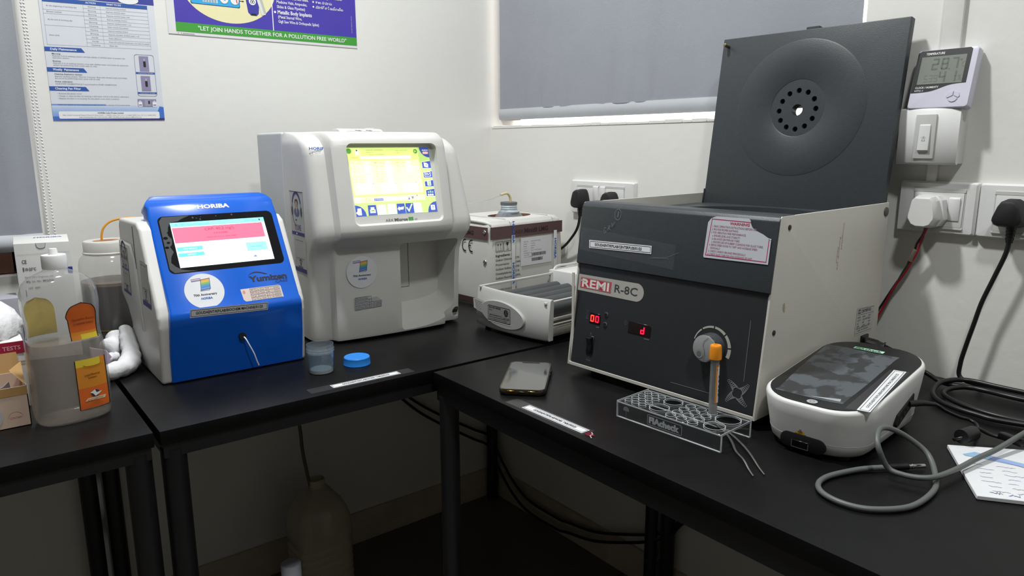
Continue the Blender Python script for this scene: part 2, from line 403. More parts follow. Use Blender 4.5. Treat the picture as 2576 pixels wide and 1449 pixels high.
# blinds
def sheet(bm, P, nu, nv, th, mi=0):
    g = [[P(i/nu, j/nv) for j in range(nv+1)] for i in range(nu+1)]
    V = [[bm.verts.new(p) for p in r] for r in g]
    Bk = [[bm.verts.new(Vector(p)+Vector(th)) for p in r] for r in g]
    q = lambda *v: setattr(bm.faces.new(v), 'material_index', mi)
    for i in range(nu):
        for j in range(nv):
            q(V[i][j], V[i+1][j], V[i+1][j+1], V[i][j+1]); q(Bk[i][j], Bk[i][j+1], Bk[i+1][j+1], Bk[i+1][j])
    for i in range(nu):
        q(V[i][0], Bk[i][0], Bk[i+1][0], V[i+1][0]); q(V[i][nv], V[i+1][nv], Bk[i+1][nv], Bk[i][nv])
    for j in range(nv):
        q(V[0][j], V[0][j+1], Bk[0][j+1], Bk[0][j]); q(V[nu][j], Bk[nu][j], Bk[nu][j+1], V[nu][j+1])
bl = thing('roller_blind', 'wide grey roller blind covering the window in the room corner above the sockets', 'blind', (.012, -.03, 1.22))
def pb(u, v):
    y = -.0-1.089*u; z = .0335-.0055*u+v*.98
    w = .0025*math.sin(u*23)*math.exp(-v*5)+.0016*math.sin(u*9+1.2+v*3)*(.3+.7*math.exp(-v*2))
    d = sum(.004*math.exp(-((u-c-.10*v)/.012)**2)*math.exp(-v*7) for c in (.06, .1, .17, .235, .42, .49, .545))
    return Vector((w+d-.001, y-(.0015*math.sin(v*31)+.006*v if u == 1 else 0), z))
b = bm_(); sheet(b, pb, 150, 24, (.0008, 0, 0)); mesh('fabric', b, M_BLIND, bl)
b = bm_()
def hm(u, v):
    return Vector((-.004*math.sin(PI*v)-.001, -1.089*u, .0035-.0045*u+v*.0315))
sheet(b, hm, 30, 8, (.010, 0, 0)); mesh('hem_bar', b, M_HEM, bl)
bl = thing('roller_blind', 'grey roller blind over the window at the left edge of the photo', 'blind', (-2.33, -.02, .938))
def pl_(u, v):
    return Vector((1.144*u, .002*math.sin(u*40)-.004*math.exp(-((u-.965)/.012)**2)+.0025*math.sin(u*17+v), .034+v*1.15))
b = bm_(); sheet(b, pl_, 90, 6, (0, .001, 0)); mesh('fabric', b, M_BLIND, bl)
b = bm_(); tube(b, [(0, 0, .017), (1.144, 0, .017)], .0175, 20, sub=0); mesh('hem_bar', b, M_HEM, bl)
def beads(xf, name):
    b = bm_(); z = .02
    while z < 1.15:
        t = bmesh.new(); bmesh.ops.create_icosphere(t, subdivisions=1, radius=.0024)
        bmesh.ops.translate(t, vec=(xf(z), -.014, z), verts=t.verts); join(b, t); z += .0066
    tube(b, [(xf(0.02), -.014, .02), (xf(.6), -.014, .6), (xf(1.15), -.014, 1.15)], .0006, 5, sub=3)
    mesh(name, b, M_BEAD, bl, ang=80)
beads(lambda z: 1.152+.004*math.sin((z+.1)*2.3)+.0045*max(0, z-.2), 'bead_chain')
beads(lambda z: 1.165-.003*math.sin(z*4)-.002*max(0, z-.2), 'bead_chain')

# ------------------------------------------------------------------ wall posters
def poster1():
    d = D((-1.1392, -.0012, 1.2030), (1, 0, .022), (0, 0, 1))
    w, h = .2155, .297
    d.rect(0, 0, w, h, ink('d3d6dc'), 0)
    B1 = ink('2a55a5'); GL = ink('8f95a6'); T = ink('5f6470'); sc = w/.2155
    # foot
    n = 10
    for i in range(n):
        a = i/n; c = '%02x%02x%02x' % tuple(int(p+(q-p)*a) for p, q in zip((120, 158, 214), (205, 211, 226)))
        d.rect(0, .008+.024*a, w, .008+.024*(a+1/n), ink(c), 1)
    for i in range(8):
        c = '%02x%02x%02x' % tuple(int(p+(q-p)*i/7) for p, q in zip((66, 105, 190), (52, 40, 120)))
        d.rect(w*i/8, 0, w*(i+1)/8, .008, ink(c), 1)
    d.poly([(w-.02, .004), (w, .004), (w, .028), (w-.008, .03)], ink('3f6fc0'), 2)
    d.rr(.011, .0035, w-.010, .0185, .0025, WH, 3)
    d.text('HORIBA India Private Limited', w*.5, .0142, .0024, K, 4, w=.05, al='c', bold=.6)
    d.text('246, Okhla Industrial Estate Phase-III, New Delhi - 110020, India, Tel: +91 (11) 4646 5000, Fax: +91 (11) 4646 5020', w*.5, .0100, .0017, T, 4, w=.18, al='c')
    d.text('http://www.horiba.com, Toll Free No. 1800-103-4676, E-mail: service.in@horiba.com', w*.5, .0058, .0018, K2, 4, w=.12, al='c')
    d.rect(.0, .031, .10, .0335, ink('6d93d4'), 2); d.text('Note: for details on the maintenance refer to the user manual of the instrument', .012, .0312, .0018, K2, 3, w=.135)
    # picture of a kit
    d.rect(w-.052, .0285, w-.014, .0455, ink('8a86a0'), 2)
    for x in (w-.051, w-.022):
        d.rr(x, .029, x+.008, .039, .001, WH, 3); d.rect(x+.001, .032, x+.007, .0335, NAVY, 4); d.poly([(x, .039), (x+.008, .039), (x+.004, .043)], ink('c8c8d4'), 3)
    d.rect(w-.038, .030, w-.026, .044, ink('9d9aae'), 3); d.rect(w-.031, .035, w-.027, .042, K2, 4)
    # framed photos of a part
    d.rframe(w-.050, .052, w-.011, .140, .005, .0006, T, 2)
    for y in (.058, .1005): d.rect(w-.0495, y-.0012, w-.0115, y+.0025, B1, 2); d.text('Aspiration needle', w-.03, y-.0004, .0016, WH, 3, w=.03, al='c')
    for y in (.063, .105):
        d.rect(w-.041, y, w-.022, y+.032, ink('8c86a4'), 2); d.rr(w-.033, y+.009, w-.028, y+.0215, .0015, K, 3); d.rect(w-.0315, y+.021, w-.0295, y+.027, ink('b8b5cc'), 3)
    # sections
    def sec(y, t):
        d.poly([(0, y), (.072, y), (.066, y+.0085), (0, y+.0085)], B1, 2); d.text(t, .010, y+.0024, .0042, WH, 3, w=.047, bold=.8)
    def body(x, y, t, w_, c=T, bo=0): d.text(t, x, y, .0021, c, 3, w=w_, bold=bo)
    sec(.139, 'Daily Maintenance'); sec(.0985, 'Weekly  Maintenance'); sec(.0605, 'Cleaning Fan Filter')
    body(.012, .1335, 'Morning', .015, K2, .5); body(.012, .1295, 'Aspirate 3 ml of washing solution and then plenty of distilled water to prepare the', .135); body(.012, .1255, 'aspiration system.', .03)
    body(.012, .1190, 'Evening', .014, K2, .5); body(.012, .1150, 'Aspirate 3 ml of washing solution, rinse with distilled water and empty the aspiration', .14); body(.012, .1110, 'system by performing wash cycles with air only.', .08)
    body(.012, .0930, 'Cleaning Aspiration System', .05, K2, .5); body(.012, .0885, 'Aspirate washing solution. Wait for 3 minutes. Rinse with distilled water and empty', .135); body(.012, .0845, 'the circuit by performing wash cycles with air only.', .083)
    body(.012, .0780, 'Pump calibration', .031, K2, .5); body(.012, .0735, 'Verify PUMP CALIBRATION & if required perform PUMP CALIBRATION', .113)
    body(.013, .0540, '• Remove the plastic cover.', .045); body(.013, .0490, '• Change or clean the filter by washing it with water and let it dry before replacing it.', .134); body(.013, .0440, '• Replace the filter in its housing. Put the plastic cover back in position.', .115)
    # table
    top, bot, x0, x1, x2, x3 = .236, .152, .006, .078, .110, w-.014
    d.rect(x0, top, x3, top+.0075, B1, 2); d.text('ACTION', .083, top+.002, .0035, WH, 3, w=.019, bold=.6); d.text('WHAT TO DO', .122, top+.002, .0035, WH, 3, w=.028, bold=.6)
    rows = ['Washing', 'Rinsing', 'Rinsing', 'Washing', 'Rinsing', 'Cleaning', 'Washing', 'Rinsing', 'Verify', 'Verify', 'Cleaning']
    todo = ['Aspirate washing solution', 'Aspirate distilled water', 'Aspirate distilled water only', 'Aspirate washing solution', 'Aspirate distilled water + air', 'Clean outside the analyzer', 'Aspirate washing solution', 'Aspirate abundant distilled water + air', 'Pump calibration', 'Flow-cell external cleanliness, and clean if needed', 'Filter fan']
    rh = (top-bot)/11
    for i in range(12): d.line([(x0 if i in (0, 2, 3, 6, 11) else x1, top-rh*i), (x3, top-rh*i)], .0004, GL, 2)
    for x in (x0, x1, x2, x3): d.line([(x, bot), (x, top)], .0004, GL, 2)
    for i in range(11):
        y = top-rh*(i+.65); d.text(rows[i], .094, y, .0021, T, 3, w=.0021*len(rows[i]), al='c'); d.text(todo[i], .120, y, .0021, T, 3, w=.00155*len(todo[i]))
    for t, y in (('At the beginning of working day', 1.1), ('Between methods', 2.6), ('At the end of working day', 4.6), ('Every week', 8.6)): d.text(t, .012, top-rh*y, .0021, T, 3, w=.00175*len(t))
    # head
    d.rect(0, .2455, w, h, ink('3a3f96'), 2); d.poly([(.03, .2455), (.10, .2455), (.17, .262), (.2, h), (.03, h)], ink('bcd4ee'), 3); d.disc(.165, .252, .02, WH, 4, ry=.0085)
    o = d.done('wall_poster'); b2 = bmesh.new(); b2.from_mesh(o.data)
    tag(o, 'blue and white maintenance chart poster taped to the wall beside the bead chains', 'poster')
poster1()
def poster2():
    d = D((-.8982, -.0014, 1.3973), (1, 0, .0054), (0, 0, 1))
    w, h = .4610, .33
    PU = ink('463aa6'); GR = ink('3f9a35'); CR = ink('e5dfae'); CY = ink('2fa6dc')
    d.rect(0, 0, w, h, ink('d9dad9'), 0)
    x0, y0 = .0165, .0065
    d.rect(x0, y0+.018, w-.001, h, PU, 1); d.rect(x0, y0, w-.001, y0+.020, GR, 2)
    d.text('"LET JOIN HANDS TOGETHER FOR A POLLUTION FREE WORLD"', .064, .0122, .0088, WH, 4, w=.366, bold=.5)
    d.text('M', .0195, .0016, .0025, ink('c04040'), 3); d.text('R', .026, .0016, .0025, K, 3); d.line([(.03, .0026), (.055, .0026)], .0008, G5, 3)
    d.disc(.140, .118, .109, CR, 2, ry=.0845, n=64)
    d.line([(.2395, .0268), (.2395, h)], .0022, WH, 3)
    d.rr(.053, .070, .162, .118, .003, CY, 3); d.rframe(.053, .070, .162, .118, .003, .0012, ink('1d3c84'), 4)
    d.disc(.068, .09, .0105, ink('d8dfe0'), 4); d.ring(.068, .09, .0102, .011, G5, 5); d.line([(.064, .094), (.073, .087)], .001, K2, 5)
    d.rect(.079, .075, .112, .095, ink('bfd4df'), 4)
    for i, hh in enumerate((.014, .02, .016, .012, .018)): d.rect(.081+.006*i, .076, .085+.006*i, .076+hh, ink('8fa0b0'), 5); d.disc(.083+.006*i, .076+hh, .0025, K2, 6)
    for x in (.127, .151):
        d.disc(x, .0855, .0098, WH, 4); d.ring(x, .0855, .0095, .0101, G5, 5)
    d.line([(.123, .088), (.129, .083), (.131, .09)], .0012, G5, 5); d.line([(.155, .09), (.156, .081)], .0022, ink('c8432f'), 5)
    d.line([(.163, .0855), (.170, .0855)], .0014, K, 4); d.poly([(.169, .0835), (.173, .0855), (.169, .0875)], K, 4)
    # bin and pipe
    d.poly([(.172, .128), (.213, .128), (.206, .061), (.201, .056), (.187, .056), (.181, .062)], ink('3b3a9c'), 3); d.poly([(.187, .056), (.201, .056), (.199, .0605), (.189, .0605)], K, 4)
    d.disc(.1925, .088, .0085, WH, 4)
    for a in (90, 210, 330):
        t = math.radians(a); d.ring(.1925+.0028*math.cos(t), .088+.0028*math.sin(t), .0022, .0032, K, 5, n=16)
    d.text('BIO HAZARD', .1925, .0995, .0025, WH, 4, w=.019, al='c')
    d.poly([(.193, .128), (.207, .128), (.224, .065), (.222, .060), (.213, .058)], ink('d9d9d4'), 5)
    d.poly([(.200, .128), (.207, .128), (.224, .065), (.219, .062)], ink('b9b9b2'), 6)
    # text
    def t(s_, x, y, hh, ww, bo): d.text(s_, x, y, hh, WH, 3, w=ww, bold=bo)
    t('Waste Sharps (including', .247, .1155, .0075, .092, .8)
    t('(Broken or Discarded Glass,', .2515, .1018, .0064, .081, .5); t('Medicine Vials, Ampoules,', .2515, .0905, .0064, .077, .5); t('Slides & Glass Pipettes)', .2515, .0795, .0064, .071, .5)
    d.disc(.2460, .0695, .0027, WH, 3); t('Metallic Body Implants', .2525, .0662, .0082, .087, .9)
    t('(Metal Sternal Wire,', .2530, .0560, .0064, .060, .5); t('Gigli Saw Wire & Orthopedic Splint)', .2530, .0455, .0064, .104, .5)
    for y in (.103, .0915): d.disc(.345, y, .0022, WH, 3)
    t('గాజు సామాను', .3510, .1000, .0060, .044, .5); t('మెటాలిక్ బాడీ ఇంప్లాంట్లు', .3510, .0885, .0060, .074, .5)
    t('వ్యర్థ పదునైన వస్తువులు', .3430, .1140, .0060, .08, .5)
    d.text('M.R. BIO MEDICAL WASTE', .4480, .037, .0014, WH, 3, w=.042, rot=90)
    o = d.done('wall_poster')
    tag(o, 'purple and green waste disposal poster with a cream oval, high on the wall', 'poster')
poster2()

# ------------------------------------------------------------------ tables
def table(label, x0, x1, y0, y1, zb, strip=None):
    r = thing('work_table', label, 'table', ((x0+x1)/2, (y0+y1)/2, 0), 0, 'black work tables along the walls')
    cx, cy = (x0+x1)/2, (y0+y1)/2; a, c = (x1-x0)/2, (y1-y0)/2
    b = bm_(); box(b, -a, a, -c, c, .7275, .75, .0015, 2); mesh('tabletop', b, M_TABLE, r)
    b = bm_(); i = .004
    box(b, -a+i, a-i, -c+i, -c+.03, zb, .7275); box(b, -a+i, a-i, c-.03, c-i, zb, .7275)
    box(b, -a+i, -a+.03, -c+.03, c-.03, zb, .7275); box(b, a-.03, a-i, -c+.03, c-.03, zb, .7275)
    mesh('frame', b, M_STEEL_BLK, r)
    for sx, sy in ((-1, -1), (1, -1), (-1, 1), (1, 1)):
        b = bm_(); px, py = sx*(a-.0195), sy*(c-.0195)
        cyl(b, (px, py, .012), (px, py, zb+.01), .0178, n=28); lg = mesh('leg', b, M_STEEL_BLK, r)
        b = bm_(); cyl(b, (px, py, 0), (px, py, .014), .0165, .0185, 28); mesh('foot_cap', b, M_RUB, lg)
    return r
T1 = table('black work table at the left carrying the antiseptic bottle and cartons', -2.27, -1.1455, -.7285, -.012, .7085)
T2 = table('black work table in the middle under the blue and the white analyser', -1.1378, -.011, -.7310, -.012, .7065)
T3 = table('black work table at the right under the open centrifuge', -.6865, -.011, -1.95, -.7425, .698)
def strip_label(parent, o, ex, w, h, txt, tape, stain=False):
    ex = Vector(ex); ey = Vector((-ex.y, ex.x, 0)); p = parent.location
    d = D((o[0]-p.x, o[1]-p.y, .7501), ex, ey)
    d.rect(-tape[0], -.004, w+tape[1], h+.004, M_TAPE, 1); asset_label(d, 0, 0, w, h, txt, 2, .7)
    if stain:
        d.poly([(w+.004, .001), (w+.013, -.001), (w+.02, .006), (w+.012, .011), (w+.004, .009)], ink('6a1226', .3), 3)
        d.line([(w+.008, .012), (w+.015, .007), (w+.013, .003), (w+.021, -.002)], .0016, ink('b8b0b0', .2), 4)
    d.done('taped_label', parent)
strip_label(T2, (-.8640, -.7125), (1, -.02, 0), .127, .0165, 'GOUDAENT/KP/LAB/WORK TABLE/02/25', (.04, .026))
strip_label(T3, (-.6748, -.9800), (.02, -1, 0), .1315, .0165, 'GOUDAENT/KP/LAB/WORK TABLE/03/25', (.035, .005), True)
for (x, y) in ((-.99, -.66), (-.93, -.68), (-.96, -.62), (-.44, -.57), (-.80, -.55)):
    pass

# ------------------------------------------------------------------ blue touchscreen analyser
def biochem():
    r = thing('biochemistry_analyzer', 'blue fronted benchtop analyser with a lit touchscreen showing a red result band', 'analyser', (-.955, -.521, .7503))
    def ext(bm, prof, x0, x1, bev, mi=0): prism(bm, [(x0, y, z) for y, z in prof], (x1-x0, 0, 0), bev, 3, mi)
    b = bm_()
    ext(b, [(.004, .0), (-.009, .10), (-.0085, .118), (-.001, .135), (.071, .262), (.09, .271), (.232, .268), (.246, .256), (.262, .12), (.215, .07), (.21, .0)], -.131, .1225, .006)
    mesh('housing', b, M_SHELL, r)
    b = bm_()                                                # bulging side door
    loft(b, [[(-.130+dx, y, z) for y, z in ((.100+k, .075+k), (.175, .085+k), (.262-k, .125), (.236-k, .228-k), (.14, .228-k), (.118+k, .20))] for dx, k in ((0, 0), (-.0025, 0), (-.0045, .0015), (-.005, .004))])
    dr = mesh('side_door', b, M_SHELL, r, ang=50)
    b = bm_(); box(b, -.1318, -.130, .116, .118, .09, .262); mesh('seam', b, mat('seam_shadow_gap', '6c6b69'), dr)
    # blue front as a ribbon following the profile
    k = 1/math.hypot(1, .62)
    pr = [(0, .002, .1165), (-.0095, .06, .1165), (-.0165, .100, .1150), (-.0192, .112, .1145), (-.019, .121, .1140), (-.0162, .1262, .1135)]
    for i in range(9):
        s_ = .012+(.205-.012)*i/8; pr.append((-.019+.62*s_*k, .12+s_*k, .1125 if i < 8 else .1105))
    for a in (15, 35, 60, 90):                               # rolled, round-cornered top edge
        t = math.radians(a); pr.append((-.019+.62*.205*k+.022*math.sin(t)*.9-.0, .12+.205*k+.0145*math.sin(t)+.003*(1-math.cos(t)), .1125-.018*(1-math.cos(t*.95))**1.3))
    pr.append((.15, .3105, .093)); pr.append((.175, .295, .092)); pr.append((.18, .27, .092))
    rings = []
    for i, (y, z, hw) in enumerate(pr):
        yi, zi = y+.02, max(.0135, z-.004*i/len(pr))
        e = .0045
        rings.append([(-hw+e, y, z), (hw-e, y, z), (hw-.001, y+.0018, max(.0018, z-.0012)), (hw, y+.006, max(.0015, z-.004)), (hw, yi+.012, zi-.012), (-hw, yi+.012, zi-.012), (-hw, y+.006, max(.0015, z-.004)), (-hw+.001, y+.0018, max(.0018, z-.0012))])
    b = bm_(); loft(b, rings); fp = mesh('front_panel', b, M_BLUE, r, ang=32)
    o, ey = (0, -.019, .12), (0, .62, 1)
    d = D(o, (1, 0, 0), ey)
    d.text('HORIBA', 0, .1985, .0075, WH, 2, w=.056, al='c', bold=1.6)
    d.done('brand_lettering', fp); d = D(o, (1, 0, 0), ey)
    d.text('Yumizen', .0285, .0465, .0105, ink('0c1430'), 2, w=.069, bold=1.3)
    d.text('CA60', .0745, .0395, .0058, ink('0c2a70'), 2, w=.0225, bold=.3)
    d.poly([(.028+.036*t/10, .0585+.007*math.sin(PI*(t/10)**.8)) for t in range(11)]+[(.028+.036*(1-t/10), .0585+.0055*math.sin(PI*(1-t/10)**.8)-.0016*(1-t/10)) for t in range(1, 10)], ink('0c1430'), 2)
    d.done('lettering', fp)
    # display
    d = D(o, (1, 0, 0), ey)
    d.rr(-.0985, .0770, .1015, .1868, .010, M_GLS, 1)
    F = film('peeling_screen_film', '9a9ca0', .45, .02, .2)
    d.poly([(-.096, .178), (-.090, .1855), (-.045, .1858), (-.058, .181), (-.066, .176), (-.079, .1745), (-.084, .165), (-.087, .150), (-.082, .142), (-.084, .132), (-.088, .128), (-.084, .118), (-.090, .108), (-.092, .098), (-.086, .090), (-.078, .084), (-.066, .081), (-.052, .079), (-.090, .0785), (-.0965, .086)], F, 2)
    for x, y, q in ((-.092, .145, .004), (-.089, .136, .003), (-.093, .127, .0035), (-.0855, .155, .0025)): d.disc(x, y, q, M_GLS, 3, ry=q*.7, n=7)
    for x, y, q in ((-.04, .1815, .0018), (-.034, .180, .001), (-.028, .1775, .0016), (-.026, .182, .0008), (.0, .1822, .0012), (.028, .183, .0018)): d.disc(x, y, q, F, 2, n=6)
    ds = d.done('display', r)
    d = D(o, (1, 0, 0), ey)
    x0, x1, y0, y1 = -.0797, .0838, .0868, .1733
    CY = lit('7fe4f8', 1.0); RD = lit('f0647f', .85); LW = lit('eafafb', 1.05); TX = lit('a23a58', .5); TB = lit('2f95c0', .6); PL = lit('b9c6dc', .8)
    d.rect(x0, y0, x1, y1, LW, 3); d.rect(x0, y1-.009, x1, y1, CY, 4)
    for i in range(3): d.rect(x0+.008, y1-.0062+.0013*i, x0+.0115, y1-.0056+.0013*i, TB, 5)
    d.text('CRP : Concentration test', x0+.015, y1-.0062, .0027, TB, 5, w=.05); d.text('23/01 18:22', x1-.036, y1-.0062, .0030, TB, 5, w=.0225)
    d.disc(x1-.0085, y1-.0043, .0013, lit('12345a', .2), 5, ry=.0019)
    d.rect(x0+.0012, .1335, x1-.0055, .1632, RD, 4)
    d.text('CRP: 40.2 mg/L', .001, .1545, .0050, TX, 5, w=.052, al='c'); d.text('0.419 DABS', .001, .1470, .0029, TX, 5, w=.024, al='c'); d.text('Measured value in upper range', .001, .1400, .0020, TX, 5, w=.05, al='c')
    d.rect(x0+.002, .1180, x0+.044, .1255, lit('5ccdf0', 1), 4); d.text('ADD REPLICA', x0+.023, .1204, .0025, LW, 5, w=.0225, al='c')
    d.rect(x0+.002, .1072, x0+.0445, .1140, lit('5ccdf0', 1), 4); d.text('DETAILS', x0+.0235, .1093, .0024, LW, 5, w=.014, al='c')
    d.rect(.0395, .1068, .0768, .1240, lit('86ecfb', 1), 4); d.text('NEW SAMPLE', .058, .1140, .0024, TB, 5, w=.02, al='c')
    d.frame(-.0275, .1165, -.015, .1237, .0003, PL, 4); d.frame(-.0138, .1165, .0255, .1237, .0003, PL, 4); d.text('1', -.021, .119, .002, PL, 5); d.text('40.2 mg/L', .006, .119, .0022, PL, 5, w=.016, al='c')
    d.text('Normal values: < 5 mg/L', .005, .0975, .0021, PL, 5, w=.041, al='c'); d.text('Measure range: 1 - 150 mg/L', .004, .0918, .0021, PL, 5, w=.048, al='c')
    d.line([(x0+.0045, .0962), (x0+.0095, .0962)], .0004, PL, 5); d.line([(x0+.0062, .0975), (x0+.0045, .0962), (x0+.0062, .0949)], .0004, PL, 5)
    d.rect(.0480, .0945, .0535, .0965, lit('6c78c8', .6), 5); d.rect(.0490, .0965, .0525, .0980, lit('8a95d8', .6), 5); d.ring(.0675, .0965, .0021, .0026, PL, 5)
    d.done('screen', ds)
    # stickers and labels on the front
    d = D(o, (1, 0, 0), ey); horiba_70(d, -.0500, .0402, .0325); d.done('anniversary_sticker', r)
    d = D(o, (1, 0, 0), ey); cal_sticker(d, .0092, .0090, .0728, .0258); d.done('calibration_sticker', r)
    lo = D((0, -.0205, .1205), (1, 0, .0), (0, -.019, .12)); lo.ex = Vector((.9992, 0, -.036)); lo.ey = Vector((.036, -.156, .987)).normalized()
    lo.rect(-.0845, -.0098, .0500, .0085, M_TAPE, 1); asset_label(lo, -.0825, -.0083, .0493, .0066, 'GOUDAENT/KP/LAB/BIOCHEM MACHINE/01/25', 2); lo.done('asset_label', r)
    b = bm_(); cyl(b, (.0029, -.0155, .0682), (.0029, -.0085, .0672), .0062, n=28); mesh('sample_port', b, M_BLK, r)
    b = bm_(); tube(b, [(.0035, -.009, .068), (.006, -.019, .064), (.0105, -.0235, .052), (.017, -.0245, .036), (.021, -.024, .022), (.0245, -.023, .012)], .0012, 8)
    mesh('sampling_probe', b, mat('white_tubing', 'd8e0ec', .35), r)
    # side stickers
    dd = D((-.1353, 0, 0), (0, -1, 0), (0, -.03, 1)); helpdesk(dd, -.232, .130, .062, .088, 0); dd.done('help_sticker', dr)
    dd = D((-.1316, 0, 0), (0, -1, 0), (0, -.05, 1)); helpdesk(dd, -.092, .128, .060, .078, 2); dd.done('help_sticker', r)
    b = bm_(); box(b, .1215, .1255, .06, .2, .05, .2, .001); mesh('side_vent', b, M_WPL2, r)
biochem()

# ------------------------------------------------------------------ white haematology analyser
def haema():
    r = thing('hematology_analyzer', 'large white blood analyser with a lit yellow green screen and an open sample bay', 'analyser', (-.6, -.476, .7504), -2.5)
    def lerp(T, w):
        for (a, x), (c, y) in zip(T, T[1:]):
            if w <= c: return x+(y-x)*(w-a)/(c-a)
        return T[-1][1]
    VB = [(0, .004), (.012, .0), (.185, .0), (.195, -.004), (.206, -.016), (.218, -.0335), (.226, -.0405), (.235, -.0422), (.40, -.011), (.412, -.006), (.420, .004), (.425, .016), (.4265, .03)]
    VC = [(0, .026), (.012, .022), (.14, .019), (.17, .014), (.19, .002), (.205, -.010), (.217, -.019), (.235, -.021), (.38, .010), (.393, .015), (.404, .026), (.413, .044), (.420, .070), (.4245, .100), (.4265, .130)]
    RU = [(0, .166), (.19, .1675), (.215, .173), (.235, .177), (.39, .160), (.41, .152), (.4265, .146)]
    ws = [.006, .012, .06, .12, .17, .185, .19, .195, .2, .206, .212, .218, .226, .235, .25, .28, .32, .36, .38, .393, .400, .406, .412, .416, .420, .4225, .425, .4265]
    rings = []
    for w in ws:
        vb, vc, ru = lerp(VB, w), lerp(VC, w), lerp(RU, w); lu = -.1835+max(0, (w-.405))*.25
        vb = min(vb, .148); vc = min(vc, .147)
        q = lambda t: vc+(vb-vc)*t
        mx = lambda a: min(a, .149)
        rings.append([(lu, .15, w), (lu, mx(vc+.026), w), (lu+.002, mx(vc+.011), w), (lu+.008, mx(vc+.003), w), (lu+.020, vc, w), (-.1535, vc-.0005, w), (-.148, q(.12), w), (-.1445, q(.5), w), (-.1415, q(.88), w), (-.136, q(1), w),
                      (-.10, vb-.003, w), (-.05, vb-.005, w), (-.014, vb-.0056, w), (.03, vb-.0048, w), (.07, vb-.003, w), (.1065, q(1), w), (.1115, q(.88), w), (.1145, q(.5), w), (.1175, q(.12), w), (.123, vc-.0005, w),
                      (ru-.020, vc, w), (ru-.008, mx(vc+.003), w), (ru-.002, mx(vc+.011), w), (ru, mx(vc+.026), w), (ru, .15, w)])
    b = bm_(); loft(b, rings); hs = mesh('front_housing', b, M_SHELL, r, ang=40)
    # openings: screen pocket and sample bay
    c1 = bm_(); out = rr2(-.112, .2435, .0885, .4035, .012)
    def pv(w, off): return -.033+.263*(w-.262)+off
    loft(c1, [[(u*(1+.02*(k == 0)), (-.09 if k == 0 else pv(w, -.004 if k == 1 else .0006)), w) for u, w in (out if k < 2 else rr2(-.109, .2465, .0865, .4005, .010))] for k in (0, 1, 2)])
    c2 = bm_(); fo = [(.006, .0095), (.03, .0088), (.06, .011), (.09, .0160), (.115, .0235), (.136, .0345), (.1455, .044), (.1485, .054), (.148, .185), (.1455, .194), (.139, .198), (.006, .198), (.0015, .1965), (0, .190), (0, .018), (.002, .012)]
    bk = [(.012, .050), (.03, .050), (.06, .051), (.09, .053), (.11, .056), (.128, .061), (.136, .066), (.139, .074), (.139, .178), (.137, .184), (.130, .187), (.012, .187), (.007, .185), (.005, .18), (.005, .06), (.007, .054)]
    mid = [(a*.55+c*.45, e*.8+f*.2) for (a, e), (c, f) in zip(fo, bk)]
    loft(c2, [[(u, -.07, w) for u, w in fo], [(u, .004, w) for u, w in fo], [(u, .04, w) for u, w in mid], [(u, .082, w) for u, w in bk]])
    c3 = bm_(); cyl(c3, (.1525, -.06, .0245), (.1525, .038, .0245), .0115, n=28)
    cut(hs, [c1, c2, c3], 40)
    d = D((0, .0815, 0), (1, 0, 0), (0, 0, 1)); SG = mat('seam_line', '4a4a48'); d.line([(.064, .184), (.064, .085), (.036, .085)], .0009, SG, 1); d.done('needle_door_seam', hs)
    b = bm_(); box(b, -.1845, .172, .1505, .315, .006, .4265, .005, 3); mesh('rear_cover', b, mat('cool_grey_plastic', 'c4c7c9', .45, var=.02), r)
    for x in (-.14, .12):
        for y in (.05, .27):
            b = bm_(); cyl(b, (x, y, 0), (x, y, .012), .012, n=20); mesh('rubber_foot', b, M_RUB, r)
    b = bm_(); box(b, .1465, .1585, .028, .034, .0215, .0275, .0008); mesh('usb_port', b, mat('dark_port', '2a2622'), r)
    b = bm_(); box(b, .1445, .1605, .0345, .0385, .019, .030, .0008); mesh('port_collar', b, M_WPL2, r)
    # screen
    ey = (0, .263, 1); d = D((0, pv(.262, .0008), .262), (1, 0, 0), ey)
    e = math.hypot(1, .263); H = (.395-.262)*e; x0, x1 = -.1052, .0778
    d.rect(x0-.003, -.0015, x1+.005, H+.003, M_BLK, 0)
    Y = lit('eef6b6', .92); Y2 = lit('e0f08e', .88); GRN = lit('bfe084', .8); WT = lit('fbfdf0', 1.0); BL = lit('4a5fb4', .55); TG = lit('8ca04e', .45); LB = lit('c9dcf0', .9); GG = lit('6cb04a', .55)
    d.rect(x0, 0, x1, H, GRN, 1)
    d.rr(x0+.001, .040, x1-.025, H-.001, .004, Y2, 2); d.rect(x0+.003, .042, x1-.027, H-.026, Y, 3)
    d.rect(x0, .026, x1-.024, .0385, lit('dff0b0', .9), 2)
    d.disc(x0+.004, H-.007, .0055, GG, 3); d.disc(x1-.0315, H-.0085, .0048, GG, 3); d.poly([(x1-.034, H-.011), (x1-.029, H-.0085), (x1-.034, H-.006)], GRN, 4)
    d.rr(x0+.016, H-.0165, x0+.028, H-.004, .001, Y, 4); d.disc(x0+.0205, H-.006, .0017, BL, 5); d.poly([(x0+.017, H-.011), (x0+.0245, H-.011), (x0+.0225, H-.0085), (x0+.0185, H-.0085)], WT, 5); d.rect(x0+.0185, H-.0155, x0+.0225, H-.011, WT, 5)
    for t, x, y, w in (('Sample ID : AUTOSID001', .041, H-.0063, .036), ('Patient ID :', .041, H-.0108, .017), ('Name : DAT-SAMPLE', .048, H-.0155, .031), ('Date : 23/01/2024', .106, H-.0075, .026), ('Time : 17:12', .106, H-.0122, .019)): d.text(t, x0+x, y, .0019, TG, 4, w=w)
    d.text('Alarms', x0+.008, H-.0213, .0026, lit('e87a50', .7), 4, w=.0135); d.rect(x0+.026, H-.0235, x0+.139, H-.0175, WT, 4)
